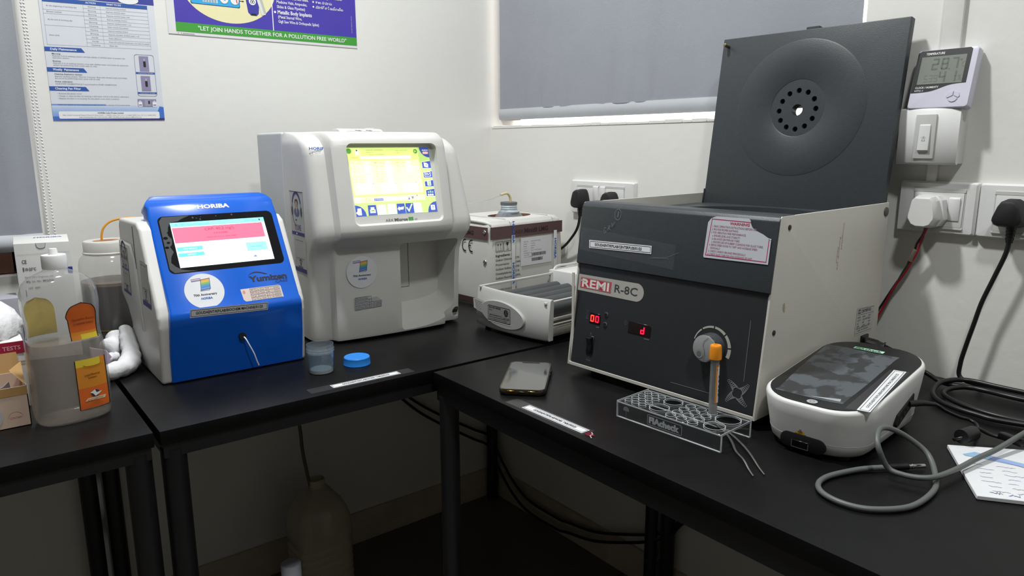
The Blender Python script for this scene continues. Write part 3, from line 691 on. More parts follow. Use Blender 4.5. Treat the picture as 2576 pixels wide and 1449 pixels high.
    cols = [(.005, [('WBC', '10³/mm³'), ('LYM%', '%'), ('MON%', '%'), ('GRA%', '%'), None, ('LYM#', '10³/mm³'), ('MON#', '10³/mm³'), ('GRA#', '10³/mm³')], .032, .0115),
            (.055, [('RBC', '10⁶/mm³'), ('HGB', 'g/dL'), ('HCT', '%'), ('MCV', 'µm³'), ('MCH', 'pg'), ('MCHC', 'g/dL'), ('RDW-CV', '%'), ('RDW-SD', 'µm³')], .0285, .0115),
            (.104, [('PLT', '10³/mm³'), ('MPV', 'µm³'), ('PCT', '%'), ('PDW', '%')], .026, .011)]
    for cx, rows, vx, vw in cols:
        for i, q in enumerate(rows):
            if q is None: continue
            y = H-.0325-.0052*i-(.0 if i == 0 else .0015)
            d.text(q[0], x0+cx, y, .0021 if i else .0026, TG, 4, w=.0022*len(q[0])); d.text(q[1], x0+cx+.0125, y, .0017, TG, 4, w=.0014*len(q[1])+.001)
        n = len(rows)
        d.rect(x0+cx+vx-.004, H-.0335, x0+cx+vx+vw-.004, H-.0285, WT, 4)
        seg = [(1, 3), (5, 7)] if n == 8 and rows[4] is None else [(1, n-1)]
        for a, c in seg: d.rect(x0+cx+vx-.004, H-.0352-.0052*c-.0012, x0+cx+vx+vw-.004, H-.0352-.0052*a+.0042, WT, 4)
    for x in (.052, .1015): d.line([(x0+x, H-.027), (x0+x, H-.07)], .0003, GRN, 4)
    for x in (.013, .063, .110): d.poly([(x0+x, .045), (x0+x+.034, .045), (x0+x+.034, .0615), (x0+x+.0325, .0635), (x0+x, .0635)], WT, 4); d.disc(x0+x+.0325, .0635, .0009, GG, 5)
    d.text('Next', x0+.025, .0335, .0021, TG, 4, w=.007); d.text('Sample', x0+.023, .0292, .0021, TG, 4, w=.013); d.disc(x0+.009, .0325, .006, WT, 3, ry=.0045)
    d.text('Sample ID', x0+.042, .0362, .0017, TG, 4, w=.014); d.rect(x0+.042, .0285, x0+.092, .0345, WT, 4); d.rect(x0+.0425, .029, x0+.063, .0335, BL, 5); d.text('AUTOSID002', x0+.0432, .0302, .0020, WT, 6, w=.019)
    d.text('Type', x0+.095, .0362, .0017, TG, 4, w=.007); d.rect(x0+.094, .0285, x0+.1155, .0345, WT, 4)
    d.poly([(x0+.118, .0285), (x0+.1235, .0285), (x0+.1207, .0345)], lit('7d86c8', .6), 4); d.poly([(x0+.126, .0345), (x0+.1325, .0345), (x0+.1292, .0285)], lit('7d86c8', .6), 4)
    d.rr(x0+.1345, .0265, x0+.146, .0385, .001, Y, 4); d.disc(x0+.140, .036, .0012, BL, 5); d.rect(x0+.1385, .0285, x0+.1415, .034, WT, 5)
    # side and bottom keys
    d.poly([(x1-.022, H), (x1, H), (x1, H-.022)]+[(x1-.022*math.cos(math.radians(a))*1.0, H-.022*math.sin(math.radians(a))) for a in (72, 54, 36, 18)], BL, 3)
    d.text('status', x1-.0155, H-.0075, .0031, WT, 4, w=.0135); d.rr(x1-.015, H-.0145, x1-.002, H-.0095, .002, lit('f0b4b0', .9), 4)
    for i, y in enumerate((.0925, .0725, .0535, .0330)):
        hh = .0165 if i in (0, 3) else .0145
        d.poly([(x1-.021, y), (x1, y-.0005), (x1, y+hh), (x1-.021, y+hh-.003)], WT, 3); d.poly([(x1-.0203, y+.0006), (x1, y+.0002), (x1, y+hh-.0007), (x1-.0203, y+hh-.0034)], BL, 4)
    d.poly([(x1-.016, .096), (x1-.007, .094), (x1-.006, .101), (x1-.010, .104), (x1-.016, .105)], WT, 5); d.disc(x1-.0105, .0995, .0012, BL, 6)
    d.rframe(x1-.0175, .0755, x1-.004, .0845, .001, .0009, WT, 5); d.line([(x1-.016, .079), (x1-.014, .083), (x1-.0125, .078), (x1-.0105, .082), (x1-.0085, .079), (x1-.0055, .0815)], .0008, WT, 5)
    d.rr(x1-.0145, .0555, x1-.006, .0665, .001, WT, 5)
    for i in range(3): d.rect(x1-.012, .057+.0032*i, x1-.0075, .0588+.0032*i, GG, 6)
    for i in range(3): d.disc(x1-.0155+.0048*i, .036, .0021, WT, 5); d.rect(x1-.0165+.0048*i, .040, x1-.013+.0048*i, .0435+.0015*(i == 1), lit('8fb8a0', .8), 5)
    d.poly([(x1, 0), (x1, .022)]+[(x1-.022*math.sin(math.radians(a)), .022*math.cos(math.radians(a))) for a in (20, 40, 60, 80)]+[(x1-.022, 0)], BL, 3); d.rr(x1-.0145, .004, x1-.005, .0145, .001, WT, 4); d.text('?', x1-.0098, .0060, .0065, BL, 5, al='c', bold=1)
    d.poly([(x0, 0), (x0+.022, 0)]+[(x0+.022*math.cos(math.radians(a)), .022*math.sin(math.radians(a))) for a in (20, 40, 60, 80)]+[(x0, .022)], BL, 3); d.rr(x0+.004, .002, x0+.012, .0155, .001, WT, 4); d.poly([(x0, .0065), (x0+.004, .0105), (x0+.008, .0065), (x0+.004, .003)], WT, 5)
    ks = [(.026, BL), (.0465, LB), (.0685, LB), (.0895, BL), (.1095, BL), (.1275, LB)]
    for i, (x, m) in enumerate(ks):
        d.poly([(x0+x, .0003), (x0+x+.0195, .0003), (x0+x+.0185, .021), (x0+x+.001, .021)], m, 3)
    d.rect(x0+.0305, .005, x0+.042, .012, WT, 4); d.rect(x0+.0325, .012, x0+.040, .0165, WT, 4); d.rect(x0+.0325, .0085, x0+.040, .0105, GG, 5)
    d.poly([(x0+.091, .0105), (x0+.0955, .0155), (x0+.0955, .013), (x0+.106, .0145), (x0+.104, .0085), (x0+.0955, .0085), (x0+.0955, .006)], WT, 4)
    d.line([(x0+.1125, .0115), (x0+.1165, .005), (x0+.1245, .018)], .0026, WT, 4); d.line([(x0+.1125, .0115), (x0+.1165, .005), (x0+.1245, .018)], .001, GG, 5)
    d.done('screen', r)
    d = D((0, pv(.262, .0004), .262), (1, 0, 0), ey)
    d.text('ABX', -.0445, -.0142, .0052, G5, 1, w=.0175); d.text('Micros', -.0245, -.0142, .0056, ink('5a5c60'), 1, w=.030, bold=1.2); d.text('ES', .0075, -.0142, .0060, ink('3d9a3a'), 1, w=.0115, bold=1.4); d.text('60', .0215, -.0142, .0034, G5, 1, w=.006)
    d.done('lettering', r)
    cs = Vector((0, .215, 1)).normalized()
    d = D((0, .0125-.0006, .3905), (1, 0, 0), cs); d.text('HORIBA', -.1765, .001, .0050, BLU, 1, w=.038, bold=1.1); d.text('Medical', -.1745, -.0036, .0021, ink('9aa4b4'), 1, w=.02); d.done('brand_lettering', r)
    # stickers on the lower front and the left flank
    d = D((0, -.0064, 0), (1, .0, 0), (0, 0, 1)); d.ex = Vector((1, -.022, 0)).normalized(); horiba_70(d, -.0868, .1455, .0330); d.done('anniversary_sticker', r)
    d = D((0, -.0064, 0), (1, 0, 0), (0, 0, 1)); d.ex = Vector((1, -.02, .0)).normalized(); cal_sticker(d, -.1055, .0675, .0610, .0275, True); d.done('calibration_sticker', r)
    d = D((-.1838, 0, 0), (0, -1, 0), (0, 0, 1))
    helpdesk(d, -.120, .2195, .076, .0895, 1); helpdesk(d, -.1095, .1445, .068, .0700, 2); d.done('help_sticker', r)
haema()
def remote():
    r = thing('handheld_reader', 'small flat white handheld device lying on top of the white analyser', 'device', (-.577, -.282, 1.1768), -2.5)
    b = bm_(); prism(b, [(-.056, y, z) for y, z in ((-.018, 0), (-.017, .002), (.0, .009), (.012, .0102), (.03, .009), (.032, 0))], (.105, 0, 0), .0015, 2); mesh('body', b, M_WPL, r)
    d = D((0, -.0152, .0029), (1, 0, 0), (0, .017, .0062)); d.rr(-.04, .001, .042, .013, .0015, M_WPL2, 1)
    for x in (-.008, .018): d.disc(x, .0075, .0048, G5, 2, ry=.003); d.disc(x-.007, .0095, .003, K2, 2, ry=.0016)
    d.done('key_panel', r)
    b = bm_(); box(b, .018, .036, .008, .022, .0095, .0122, .0008); mesh('button', b, M_WPL, r)
remote()

# ------------------------------------------------------------------ specimen cup and its cap
def cup():
    r = thing('specimen_cup', 'clear plastic specimen cup of pale liquid beside the blue analyser', 'cup', (-.8430, -.6145, .7503))
    SH = film('cup_polypropylene', 'c3ced6', .22, .05, .08)
    o = [(.0195, 0), (.0212, .0008), (.0218, .006), (.0232, .034), (.0238, .0375), (.0246, .0385), (.0246, .0400), (.0236, .0412), (.0240, .0430), (.0246, .0440), (.0240, .0452), (.0236, .0470), (.0237, .0520), (.0229, .0520), (.0228, .0460), (.0224, .034), (.0210, .0065), (.018, .0055)]
    b = bm_(); lathe(b, o, n=48); mesh('cup', b, SH, r, ang=30)
    b = bm_(); lathe(b, [(.0180, .006), (.0206, .0068), (.0221, .033), (.0223, .0360)], n=40); mesh('liquid', b, film('cup_liquid', '8298a6', .32, .03, .1, tint='d5e2ea'), r)
    b = bm_(); lathe(b, [(.0190, .0002), (.0205, .0012), (.0207, .0062), (.0, .0062)], n=40); mesh('base', b, mat('frosted_base', 'b9bcbc', .5), r)
    k = thing('screw_cap', 'blue ribbed screw cap lying face up beside the specimen cup', 'cap', (-.7720, -.6128, .7503))
    b = bm_(); n = 72
    rg = []
    for rr, z, rib in ((.0245, 0, 0), (.0248, .0012, 0), (.0247, .002, 1), (.0240, .0125, 1), (.0238, .0138, 0), (.0228, .0150, 0), (.0223, .0150, 0)):
        rg.append([((rr-(.00045 if rib and i % 2 else 0))*math.cos(2*PI*i/n), (rr-(.00045 if rib and i % 2 else 0))*math.sin(2*PI*i/n), z) for i in range(n)])
    loft(b, rg); mesh('cap', b, mat('sky_blue_plastic', '2a86e0', .4), k, ang=30)
cup()

# ------------------------------------------------------------------ reagent box and the bag container inside it
def reagent():
    r = thing('reagent_box', 'white cardboard reagent box with a maroon band standing in the room corner', 'box', (-.293, -.382, .7503), 5)
    w, dp, h = .258, .225, .205; t = .004
    MAR = ink('5b4042'); CARDW = mat('white_corrugated_card', 'd3d2cd', .65, var=.03, vs=15, bump=.1, bs=60); RAW = mat('raw_corrugated_card', '8a5c3c', .8, var=.2, vs=90)
    b = bm_()
    out = []
    for i in range(72):
        ct, st = math.cos(2*PI*i/72), math.sin(2*PI*i/72); k_ = 1/max(abs(ct)/(w/2), abs(st)/(dp/2)); out.append((w/2+ct*k_, dp/2+st*k_))
    def bulge(u, v, z): k = math.sin(PI*z/h)*.004; return (u+(k if u > w-.02 else (-k if u < .02 else 0)), v+(-k if v < .02 else (k if v > dp-.02 else 0)), z)
    loft(b, [[bulge(u, v, z) for u, v in out] for z in (0, .03, .07, .11, .15, .185, .2)]+[[(u+(w/2-u)*.02, v+(dp/2-v)*.02, .2045) for u, v in out]], 0, True, False)
    # top with a round hand hole around the neck
    hc, hr = (.154, .092), .058
    ri = [(u+(w/2-u)*.02, v+(dp/2-v)*.02, .2045) for u, v in out]
    top1 = [(w/2+(u-w/2)*.93, dp/2+(v-dp/2)*.92, .2125) for u, v in out]
    hole = []
    for u, v in out:
        a = math.atan2(v-dp/2, u-w/2); hole.append((hc[0]+hr*math.cos(a)*1.15, hc[1]+hr*math.sin(a)*.80, .2135))
    loft(b, [ri, top1, hole], 0, False, False); loft(b, [hole, [(x, y, z-.006) for x, y, z in hole]], 1, False, False)
    mesh('carton', b, [CARDW, RAW], r, ang=35)
    b = bm_(); prism(b, [(.006, -.002, .203), (.010, .03, .2155), (.012, .10, .219), (.010, .19, .2165), (.0, .19, .2145), (-.001, .02, .2085)], (0, 0, .003)); mesh('flap', b, [CARDW], r)
    d = D((0, -.0052, 0), *XZ)
    d.rect(-.001, .1685, w+.001, .1995, MAR, 1); d.text('ABX', .083, .1765, .0105, ink('2c1c1e'), 2, w=.029); d.text('Minidil LMG', .1155, .1772, .0112, ink('2a1a1c'), 2, w=.088, bold=1.3)
    for x in (.017, .0445):
        d.rframe(x, .1365, x+.0245, .1620, .002, .0011, K, 1)
    for x in (.0245, .0335): d.line([(x, .142), (x, .156)], .0009, K, 1); d.poly([(x-.0025, .153), (x+.0025, .153), (x, .1585)], K, 1)
    d.line([(.020, .1395), (.038, .1395)], .0009, K, 1)
    d.poly([(.0525, .159), (.0610, .159), (.0595, .152), (.0567, .1495), (.054, .152)], K, 1); d.line([(.0567, .150), (.0567, .1405)], .001, K, 1); d.line([(.053, .140), (.0605, .140)], .001, K, 1)
    d.text('Ingredients :', .0165, .1240, .0062, K, 1, w=.054, bold=.8)
    for i, (a, p) in enumerate((('Sodium Chloride', '0.3%'), ('Preservative', '0.04%'), ('Sodium Sulfate', '0.9%'), ('Dimethylolurea', '0.1%'), ('Sodium Fluoride', '0.09%'))):
        y = .1130-.0115*i; d.text(a, .0165, y, .0052, K, 1, w=.0038*len(a), bold=.3); d.text(p, .0815, y+.0012, .0052, K, 1, w=.0042*len(p), bold=.3)
    d.rect(.103, .091, .218, .1645, ink('d6d6d8'), 1)
    for i, (a, q) in enumerate((('Mfg.Lic.No. :', 'MFG/IVD/2021/000049'), ('Mfg.  :', '21/09/23'), ('Exp.  :', '20/09/24'), ('Lot  :', '230921'), ('M.R.P.  :', '(Incl. of all taxes)'))):
        y = .1525-.0060*i; d.text(a, .114, y, .0022, G5, 2, w=.018); d.text(q, .140, y, .0022, G5, 2, w=.0019*len(q))
    d.text('HORIBA India', .114, .1225, .0022, G5, 2, w=.03); d.text('New Delhi', .114, .1172, .0022, G5, 2, w=.02); d.text('CAT.No. 1210807001', .114, .1118, .0020, G5, 2, w=.032)
    for y0, n in ((.114, 34), (.1005, 28)):
        x = .143
        for i in range(n):
            q = random.choice((.0005, .0008, .0012)); d.rect(x, y0, x+q, y0+.0085, K, 2); x += q+random.choice((.0005, .0009))
    d.line([(.205, .036), (.212, .050), (.219, .036)], .0016, K, 1); d.line([(.207, .0375), (.217, .0375)], .0016, K, 1); d.ring(.2345, .0425, .005, .0075, K, 1, 60, 200, 14)
    d.text('FOR IN VITRO DIAGNOSTIC USE', .013, .0375, .0040, K, 1, w=.075, bold=.5)
    d.rect(.045, .002, w-.03, .016, ink('6e4a4c'), 1)
    d.done('front_print', r)
    d = D((-.0052, 0, 0), (0, -1, 0), (0, 0, 1)); d.rect(-dp, .1685, .001, .1995, MAR, 1); d.text('LMG', -.085, .177, .0105, ink('2a1a1c'), 2, w=.032, bold=1.3)
    d.rect(-dp, .002, 0, .016, ink('4a3234'), 1)
    for cx in (-.062, -.088): d.ring(cx, .148, .0095, .0125, K, 1, 70, 290, 20, 1.3)
    d.rect(-.073, .147, -.064, .150, K, 1)
    d.done('side_print', r)
    for z in (.045, .108, .182):                              # torn staples
        b = bm_(); box(b, -.0075, -.0045, .006, .016, z, z+.010, .001, 1, mx=Matrix.Translation((0, .011, z+.005)) @ Matrix.Rotation(.6, 4, 'X') @ Matrix.Translation((0, -.011, -z-.005))); mesh('staple', b, M_CHROME, r)
    SG = mat('strapping_tape', 'cfcfcd', .5)
    for x in (.0715, .2265):
        b = bm_(); loft(b, [[(x, p[0], p[1]), (x+.0115, p[0], p[1]), (x+.0115, p[0]+q[0], p[1]+q[1]), (x, p[0]+q[0], p[1]+q[1])] for p, q in (((-.0058, .0), (.0006, 0)), ((-.0062, .1), (.0006, 0)), ((-.0052, .196), (.0006, 0)), ((.002, .2085), (.0003, -.0005)), ((.02, .2142), (0, -.0006)), ((.2, .2142), (0, -.0006)))])
        sp = mesh('strap', b, SG, r)
        d = D((x+.0115, -.0064, 0), (0, 0, -1), (1, 0, 0)); d.ex = Vector((0, 0, -1)); d.ey = Vector((1, 0, 0)); d.n = Vector((0, -1, 0))
        for s in ((-.104, -.210) if x < .1 else (-.1535,)):
            d.text('HORIBA', s, -.0100, .0072, BLU, 1, w=.056, bold=1)
        d.done('strap_lettering', sp)
    c = thing('bag_container', 'clear bag container with a grey ringed neck poking out of the reagent box', 'container', (0, 0, 0), 5)
    c.location = Vector((-.293, -.382, .7505)) + Matrix.Rotation(math.radians(5), 3, 'Z') @ Vector((.1525, .092, 0))
    b = bm_(); lathe(b, [(.05, .02), (.078, .03), (.080, .16), (.064, .185), (.050, .2030), (.036, .2170), (.028, .226), (.0230, .2300)], n=36, sy=.74); mesh('bag', b, film('bag_plastic', 'b9c4cc', .5, .1, .12), c)
    b = bm_(); lathe(b, [(.028, .2200), (.029, .2240), (.0226, .2270), (.0216, .2310), (.0232, .2320), (.0216, .2340), (.0216, .2360), (.0232, .2370), (.0216, .2390), (.0216, .2420)], n=36); mesh('neck', b, mat('bluish_plastic', 'b4bec6', .4), c)
    b = bm_(); lathe(b, [(.0228, .2420), (.0228, .2480), (.0218, .2490), (.004, .2490)], n=36); mesh('cap', b, mat('slate_grey_plastic', '5d6265', .45), c)
    b = bm_(); tube(b, [(.006, 0, .248), (.005, 0, .260), (-.001, 0, .269), (-.012, -.001, .2725), (-.032, -.002, .2690)], .0034, 12); mesh('elbow_tube', b, mat('yellowed_tube', 'd3c79a', .4), c)
    b = bm_(); tube(b, [(-.030, -.002, .2690), (-.06, -.004, .262), (-.11, .0, .254), (-.17, .015, .246), (-.22, .03, .24)], .0016, 8); mesh('clear_line', b, film('clear_tube', 'd5d8d8', .5), c)
reagent()

# ------------------------------------------------------------------ blood mixer with rollers
def mixer():
    r = thing('blood_mixer', 'pale grey blood tube roller mixer with an oval plate on its sloping front', 'mixer', (-.4452, -.5228, .7503), -84.70)
    b = bm_(); n = 16
    rg = []
    for i in range(n+1):
        u = .222*i/n; k = abs(i/n-.5)*2
        cv = .012*(k**2.2)                                   # bowed front
        zt, zb = .0925, .0075
        rg.append([(u, cv+.014, zb), (u, cv+.002, zb), (u, cv-.001, zb+.004), (u, cv+.0015, .05), (u, cv+.006, zt-.004), (u, cv+.009, zt), (u, cv+.014, zt), (u, cv+.016, zt-.006)])
    loft(b, rg); fr = mesh('front_panel', b, M_WPL2, r, ang=45)
    # oval boss + plate
    b = bm_(); th = math.radians(-3)
    def el(k, v): return [(.0975+.068*k*math.cos(2*PI*i/48)*1-.004*math.sin(2*PI*i/48), v, .0445+.0285*k*math.sin(2*PI*i/48)-.003*math.cos(2*PI*i/48)) for i in range(48)]
    loft(b, [el(1.0, .010), el(1.0, -.0002), el(.97, -.0022)], 0, False, True); mesh('oval_boss', b, mat('mid_grey_plastic', 'a9a9a6', .45), fr)
    d = D((0, -.0024, 0), *XZ); GP = ink('8f8f8b', .35)
    d.rr(.055, .0275, .1255, .0615, .003, GP, 1); d.rframe(.0558, .0283, .1247, .0607, .003, .0008, K, 2)
    d.line([(.0555, .0262), (.1258, .0258)], .0012, WH, 1)
    d.text('BLOOD MIXER', .0595, .0553, .0034, K, 2, w=.037, bold=.7); d.text('BRL01', .0595, .0500, .0024, K, 2, w=.010)
    d.disc(.1125, .0505, .0068, K, 2, ry=.0075); d.line([(.109, .0445), (.1135, .0575)], .0009, GP, 3); d.line([(.1175, .0565), (.1145, .0475), (.119, .0475)], .0009, GP, 3); d.text('R', .1195, .0555, .0016, K, 3)
    d.text('LAB LINE', .1030, .0372, .0034, K2, 2, w=.0195); d.text('Labline Instruments Pvt. Ltd.', .0595, .0395, .0028, K, 2, w=.040, bold=.6); d.text('ISO Cert. Industrial Estate, Mumbai Maharashtra - 400072', .0595, .0350, .0024, K, 2, w=.062, bold=.4); d.text('Tel: +91 22 40212121 Fax: +91 22 28521', .0595, .0305, .0024, K, 2, w=.056, bold=.4)
    d.done('maker_plate', fr)
    d = D((0, .0045, 0), *XZ); d.ex = Vector((.97, -.1, 0)).normalized()
    d.poly([(-.002, .066), (.012, .068), (.046, .064), (.044, .050), (.036, .036), (.024, .040), (.0, .044)], ink('c9c9c8', .35), 1)
    for i in range(7): d.line([(.004+.001*i, .063-.0035*i), (.032-.001*i, .0605-.0035*i)], .0008, G5, 2)
    d.done('paper_label', fr)
    b = bm_(); box(b, .006, .214, .012, .33, .012, .020, .001); box(b, .206, .214, .012, .33, .012, .030, .001); mesh('base_tray', b, mat('beige_tray', 'aeaaa0', .5), r)
    for x, z in ((.212, .0845), (.012, .0925), (.211, .047)):
        b = bm_(); box(b, x-.003, x+.003, .012, .245, z-.0025, z+.0025, .0008, 1); mesh('side_rail', b, M_WPL2, r)
    b = bm_(); box(b, .009, .015, .238, .246, .02, .0945, .001); mesh('post', b, M_WPL2, r)
    RL = mat('dark_rubber_roller', '454749', .6, var=.06)
    for i, x in enumerate((.038, .074, .110, .146, .183)):
        b = bm_(); cyl(b, (x, .026, .0625), (x, .236, .0625), .0155, n=28, bev=.002); mesh('roller', b, RL, r)
    b = bm_(); box(b, .0, .222, .246, .335, .010, .1010, .003, 2); mesh('motor_housing', b, M_WPL, r)
    b = bm_(); tube(b, [(.012, .247, .094), (.012, .262, .1085), (.012, .30, .1085), (.012, .334, .1085)], .003, 8, sub=4); mesh('top_rail', b, M_WPL2, r)
    d = D((0, .2458, 0), *XZ); d.disc(.045, .067, .0022, K, 1, ry=.003); d.done('screw_hole', r)
    for x in (.02, .2):
        for y in (.03, .31):
            b = bm_(); cyl(b, (x, y, 0), (x, y, .012), .007, n=16); mesh('rubber_foot', b, M_RUB, r)
    t = thing('paper_scrap', 'small pale paper scrap lying in the open side of the roller mixer', 'paper', Vector((-.4452, -.5228, .7702))+Matrix.Rotation(math.radians(-84.7), 3, 'Z') @ Vector((.190, .040, .0)), -84.7)
    b = bm_(); sheet(b, lambda u, v: Vector((.018*u-.009+.004*v, .03*v-.015, .0006+.0015*math.sin(u*3))), 6, 6, (0, 0, .0003)); mesh('sheet', b, M_PAP, t)
mixer()

# ------------------------------------------------------------------ mobile phone
def phone():
    r = thing('mobile_phone', 'dark mobile phone in a clear case lying face up on the right table', 'phone', (-.5865, -.8855, .7503), 0)
    p0, p1 = Vector((-.6655, -.9085)), Vector((-.6185, -.9595)); ax = (p1-p0).normalized(); r.rotation_euler.z = math.atan2(ax.y, ax.x)+math.radians(1.5)
    W_, L_ = .0385, .078
    def ring(k, z, rr): return [(x, y, z) for x, y in rr2(-W_+k, -L_+k, W_-k, L_-k, rr, 8)]
    b = bm_(); loft(b, [ring(.0025, 0, .010), ring(.0004, .002, .012), ring(0, .005, .012), ring(.0006, .0092, .012), ring(.0014, .0104, .0115), ring(.0022, .0104, .011), ring(.0026, .0096, .011)])
    mesh('case', b, mat('smoky_bronze_case', '2d241a', .14, var=.2, vs=60, coat=.5), r)
    b = bm_(); loft(b, [ring(.0026, .004, .011), ring(.0026, .0093, .011), ring(.0034, .0099, .0105)]); mesh('body', b, M_CHROME, r)
    d = D((0, 0, .0099), (1, 0, 0), (0, 1, 0)); d.poly([(x, y) for x, y, z in ring(.0036, 0, .010)], mat('phone_glass', '1a1c1e', .06, spec=.9, coat=1), 1)
    d.rr(-.016, L_-.010, .016, L_-.0045, .0025, M_BLK, 2); d.done('screen', r)
    GO = mat('gold_port_rim', 'c8a25a', .25, metal=1)
    for x in (-.018, .016):
        b = bm_(); box(b, x-.006, x+.006, -L_-.0006, -L_+.002, .0068, .0085, .0005, 1); mesh('speaker_slot', b, GO, r)
    b = bm_(); box(b, -.0065, .0065, -L_-.0006, -L_+.002, .0045, .0075, .001, 1); mesh('charging_port', b, M_BLK, r)
    for y in (.01, .03):
        b = bm_(); box(b, W_-.001, W_+.0008, y, y+.014, .0045, .0075, .0006, 1); mesh('side_button', b, M_BLK, r)
phone()

# ------------------------------------------------------------------ centrifuge
def centrifuge():
    r = thing('centrifuge', 'cream and charcoal centrifuge on the right table with its square lid standing open', 'centrifuge', (-.4955, -.889, .7504), -86.893)
    wB, wT, SL = .0135, .3013, .037
    vf = lambda w: SL*(w-wB)/(wT-wB)
    for u in (0, .3655):
        b = bm_(); prism(b, [(u, vf(wB), wB), (u, vf(wT), wT-.002), (u, vf(wT)+.003, wT), (u, .400, wT), (u, .400, wB)], (.0035, 0, 0), .0012, 2); mesh('side_panel', b, M_CAB, r)
    b = bm_(); box(b, .0036, .3654, .002, .398, wB, wB+.004); box(b, .0036, .3654, .0005, .003, wB, wB+.006, .0006, 1); box(b, .0036, .0085, .006, .008, wB, .18); mesh('base_pan', b, M_CAB, r)
    b = bm_(); box(b, .0036, .3654, .394, .398, wB, .285); mesh('rear_panel', b, M_CAB, r)
    sp = lambda s, o=0: (SL*s/.29020+o*-.9917, wB+s*.99171+o*.1275)    # point on the sloping front, o outward
    def slab(name, u0, u1, s0, s1, o0, o1, m, bev=.0008):
        b = bm_(); a = [sp(s0, o1), sp(s1, o1), sp(s1, o0), sp(s0, o0)]
        prism(b, [(u0, v, w) for v, w in a], (u1-u0, 0, 0), bev, 1); return mesh(name, b, m, r)
    fl = slab('front_panel', .0075, .3660, .0065, .183, -.006, 0, M_CHAR2)
    b = bm_()                                                # upper cover: folded face plus top lip round the bowl
    pr = [sp(.181, -.002), sp(.1835, .004), sp(.283, .003), (SL+.0, wT-.0015), (SL+.005, wT+.0008), (.075, wT+.0008), (.085, wT-.003), (.085, wT-.02), (.060, wT-.02), sp(.27, -.006)]
    prism(b, [(.0008, v, w) for v, w in pr], (.3674, 0, 0), .0012, 2); uf = mesh('upper_cover', b, M_CHAR, r)
    b = bm_(); n = 64; c = (.1845, .228); R = .142; z = .2815
    sq = []
    for i in range(n):
        a = 2*PI*i/n; ct, st = math.cos(a), math.sin(a); k = 1/max(abs(ct)/.1805, abs(st)/(.165 if st > 0 else .143)); sq.append((c[0]+ct*k, c[1]+st*k, z))
    ci = [(c[0]+R*math.cos(2*PI*i/n), c[1]+R*math.sin(2*PI*i/n), z) for i in range(n)]
    loft(b, [[(x, y, q-.01) for x, y, q in sq], sq, ci, [(x, y, q-.13) for x, y, q in ci]], 0, False, True)
    mesh('rotor_chamber', b, M_CHAR, r)
    b = bm_(); lathe(b, [(.105, .175), (.11, .19), (.06, .215), (.02, .225), (.012, .245), (.0, .246)], c[0], c[1], 36); mesh('rotor', b, mat('brushed_alloy', '8d8f92', .35, metal=.8), r)
    for x, y in ((.04, .04), (.33, .04), (.04, .36), (.33, .36)):
        b = bm_(); cyl(b, (x, y, 0), (x, y, wB), .014, n=24); mesh('rubber_foot', b, M_RUB, r)
    # lid
    L = bpy.data.objects.new('lid', None)
    o = Vector((0, .392, .28)); ey = Vector((0, .046, .325)).normalized(); ex = Vector((1, 0, 0)); nn = ex.cross(ey)
    TL = Matrix(((1, 0, 0, o.x), (0, ey.y, nn.y, o.y), (0, ey.z, nn.z, o.z), (0, 0, 0, 1)))
    b = bm_(); box(b, .006, .3605, .0, .3305, -.017, 0, .002, 2)
    for p in b.verts: pass
    lid = mesh('lid', b, M_CHAR, r); lid.matrix_basis = TL
    bpy.data.objects.remove(L)
    cs = []
    cc = (.1825, .1836)
    for i in range(12):
        a = 2*PI*(i+.06)/12+PI/2*0; q = bm_(); cyl(q, (cc[0]+.0356*math.cos(a), cc[1]+.0356*math.sin(a), -.014), (cc[0]+.0356*math.cos(a), cc[1]+.0356*math.sin(a), .01), .0049, n=20); cs.append(q)
    q = bm_(); cyl(q, (cc[0], cc[1], -.05), (cc[0], cc[1], .02), .0105, n=28); cs.append(q)
    # carve in lid space
    def carve(ob, bl):
        for bb in bl:
            bmesh.ops.recalc_face_normals(bb, faces=bb.faces[:]); me = bpy.data.meshes.new('c'); bb.to_mesh(me); bb.free()
            cobj = bpy.data.objects.new('c', me); COL.objects.link(cobj); cobj.parent = ob
            md = ob.modifiers.new('b', 'BOOLEAN'); md.object = cobj; md.solver = 'EXACT'
            dg = bpy.context.evaluated_depsgraph_get(); nm = bpy.data.meshes.new_from_object(ob.evaluated_get(dg)); ob.modifiers.clear()
            old = ob.data; ob.data = nm; bpy.data.meshes.remove(old); bpy.data.objects.remove(cobj); bpy.data.meshes.remove(me)
        sharpen(ob.data, 38)
    carve(lid, cs)
    b = bm_(); lathe(b, [(.0525, .0002), (.0538, .0009), (.1240, .0009), (.1258, .0002)], cc[0], cc[1]+.0035, 96, c0=False, c1=False); mesh('pressed_ring', b, M_CHAR, lid)
    b = bm_(); cyl(b, (.0185, .3150, 0), (.0185, .3150, .0155), .0034, n=18, bev=.0008); mesh('locking_pin', b, mat('dull_brass', '8a8068', .35, metal=.8), lid)
    b = bm_(); box(b, .178, .203, .3300, .3345, -.015, -.001, .0006, 1); mesh('latch', b, M_CHAR, lid)
    b = bm_(); box(b, .0045, .3630, -.003, .016, -.021, -.0165, .001); box(b, .0042, .0062, -.004, .030, -.020, .002, .0004, 1); mesh('hinge_bracket', b, M_CHAR, lid)
    # printed front
    F = lambda off=0: D((0, -.0002-off*.9917, wB+off*.1275), (1, 0, 0), (0, SL, wT-wB))
    SIL = mat('silver_grey_print', 'a6a49d', .45, var=.04); RED = ink('b52542'); GY = ink('77787a'); GY2 = ink('55575a')
    d = F(); d.poly([(.0076, .1355), (.1405, .1350)]+[(.1370+.0149*math.cos(math.radians(a)), .1500+.0150*math.sin(math.radians(a))) for a in range(-80, 81, 16)]+[(.1395, .1650), (.0076, .1640)], SIL, 1)
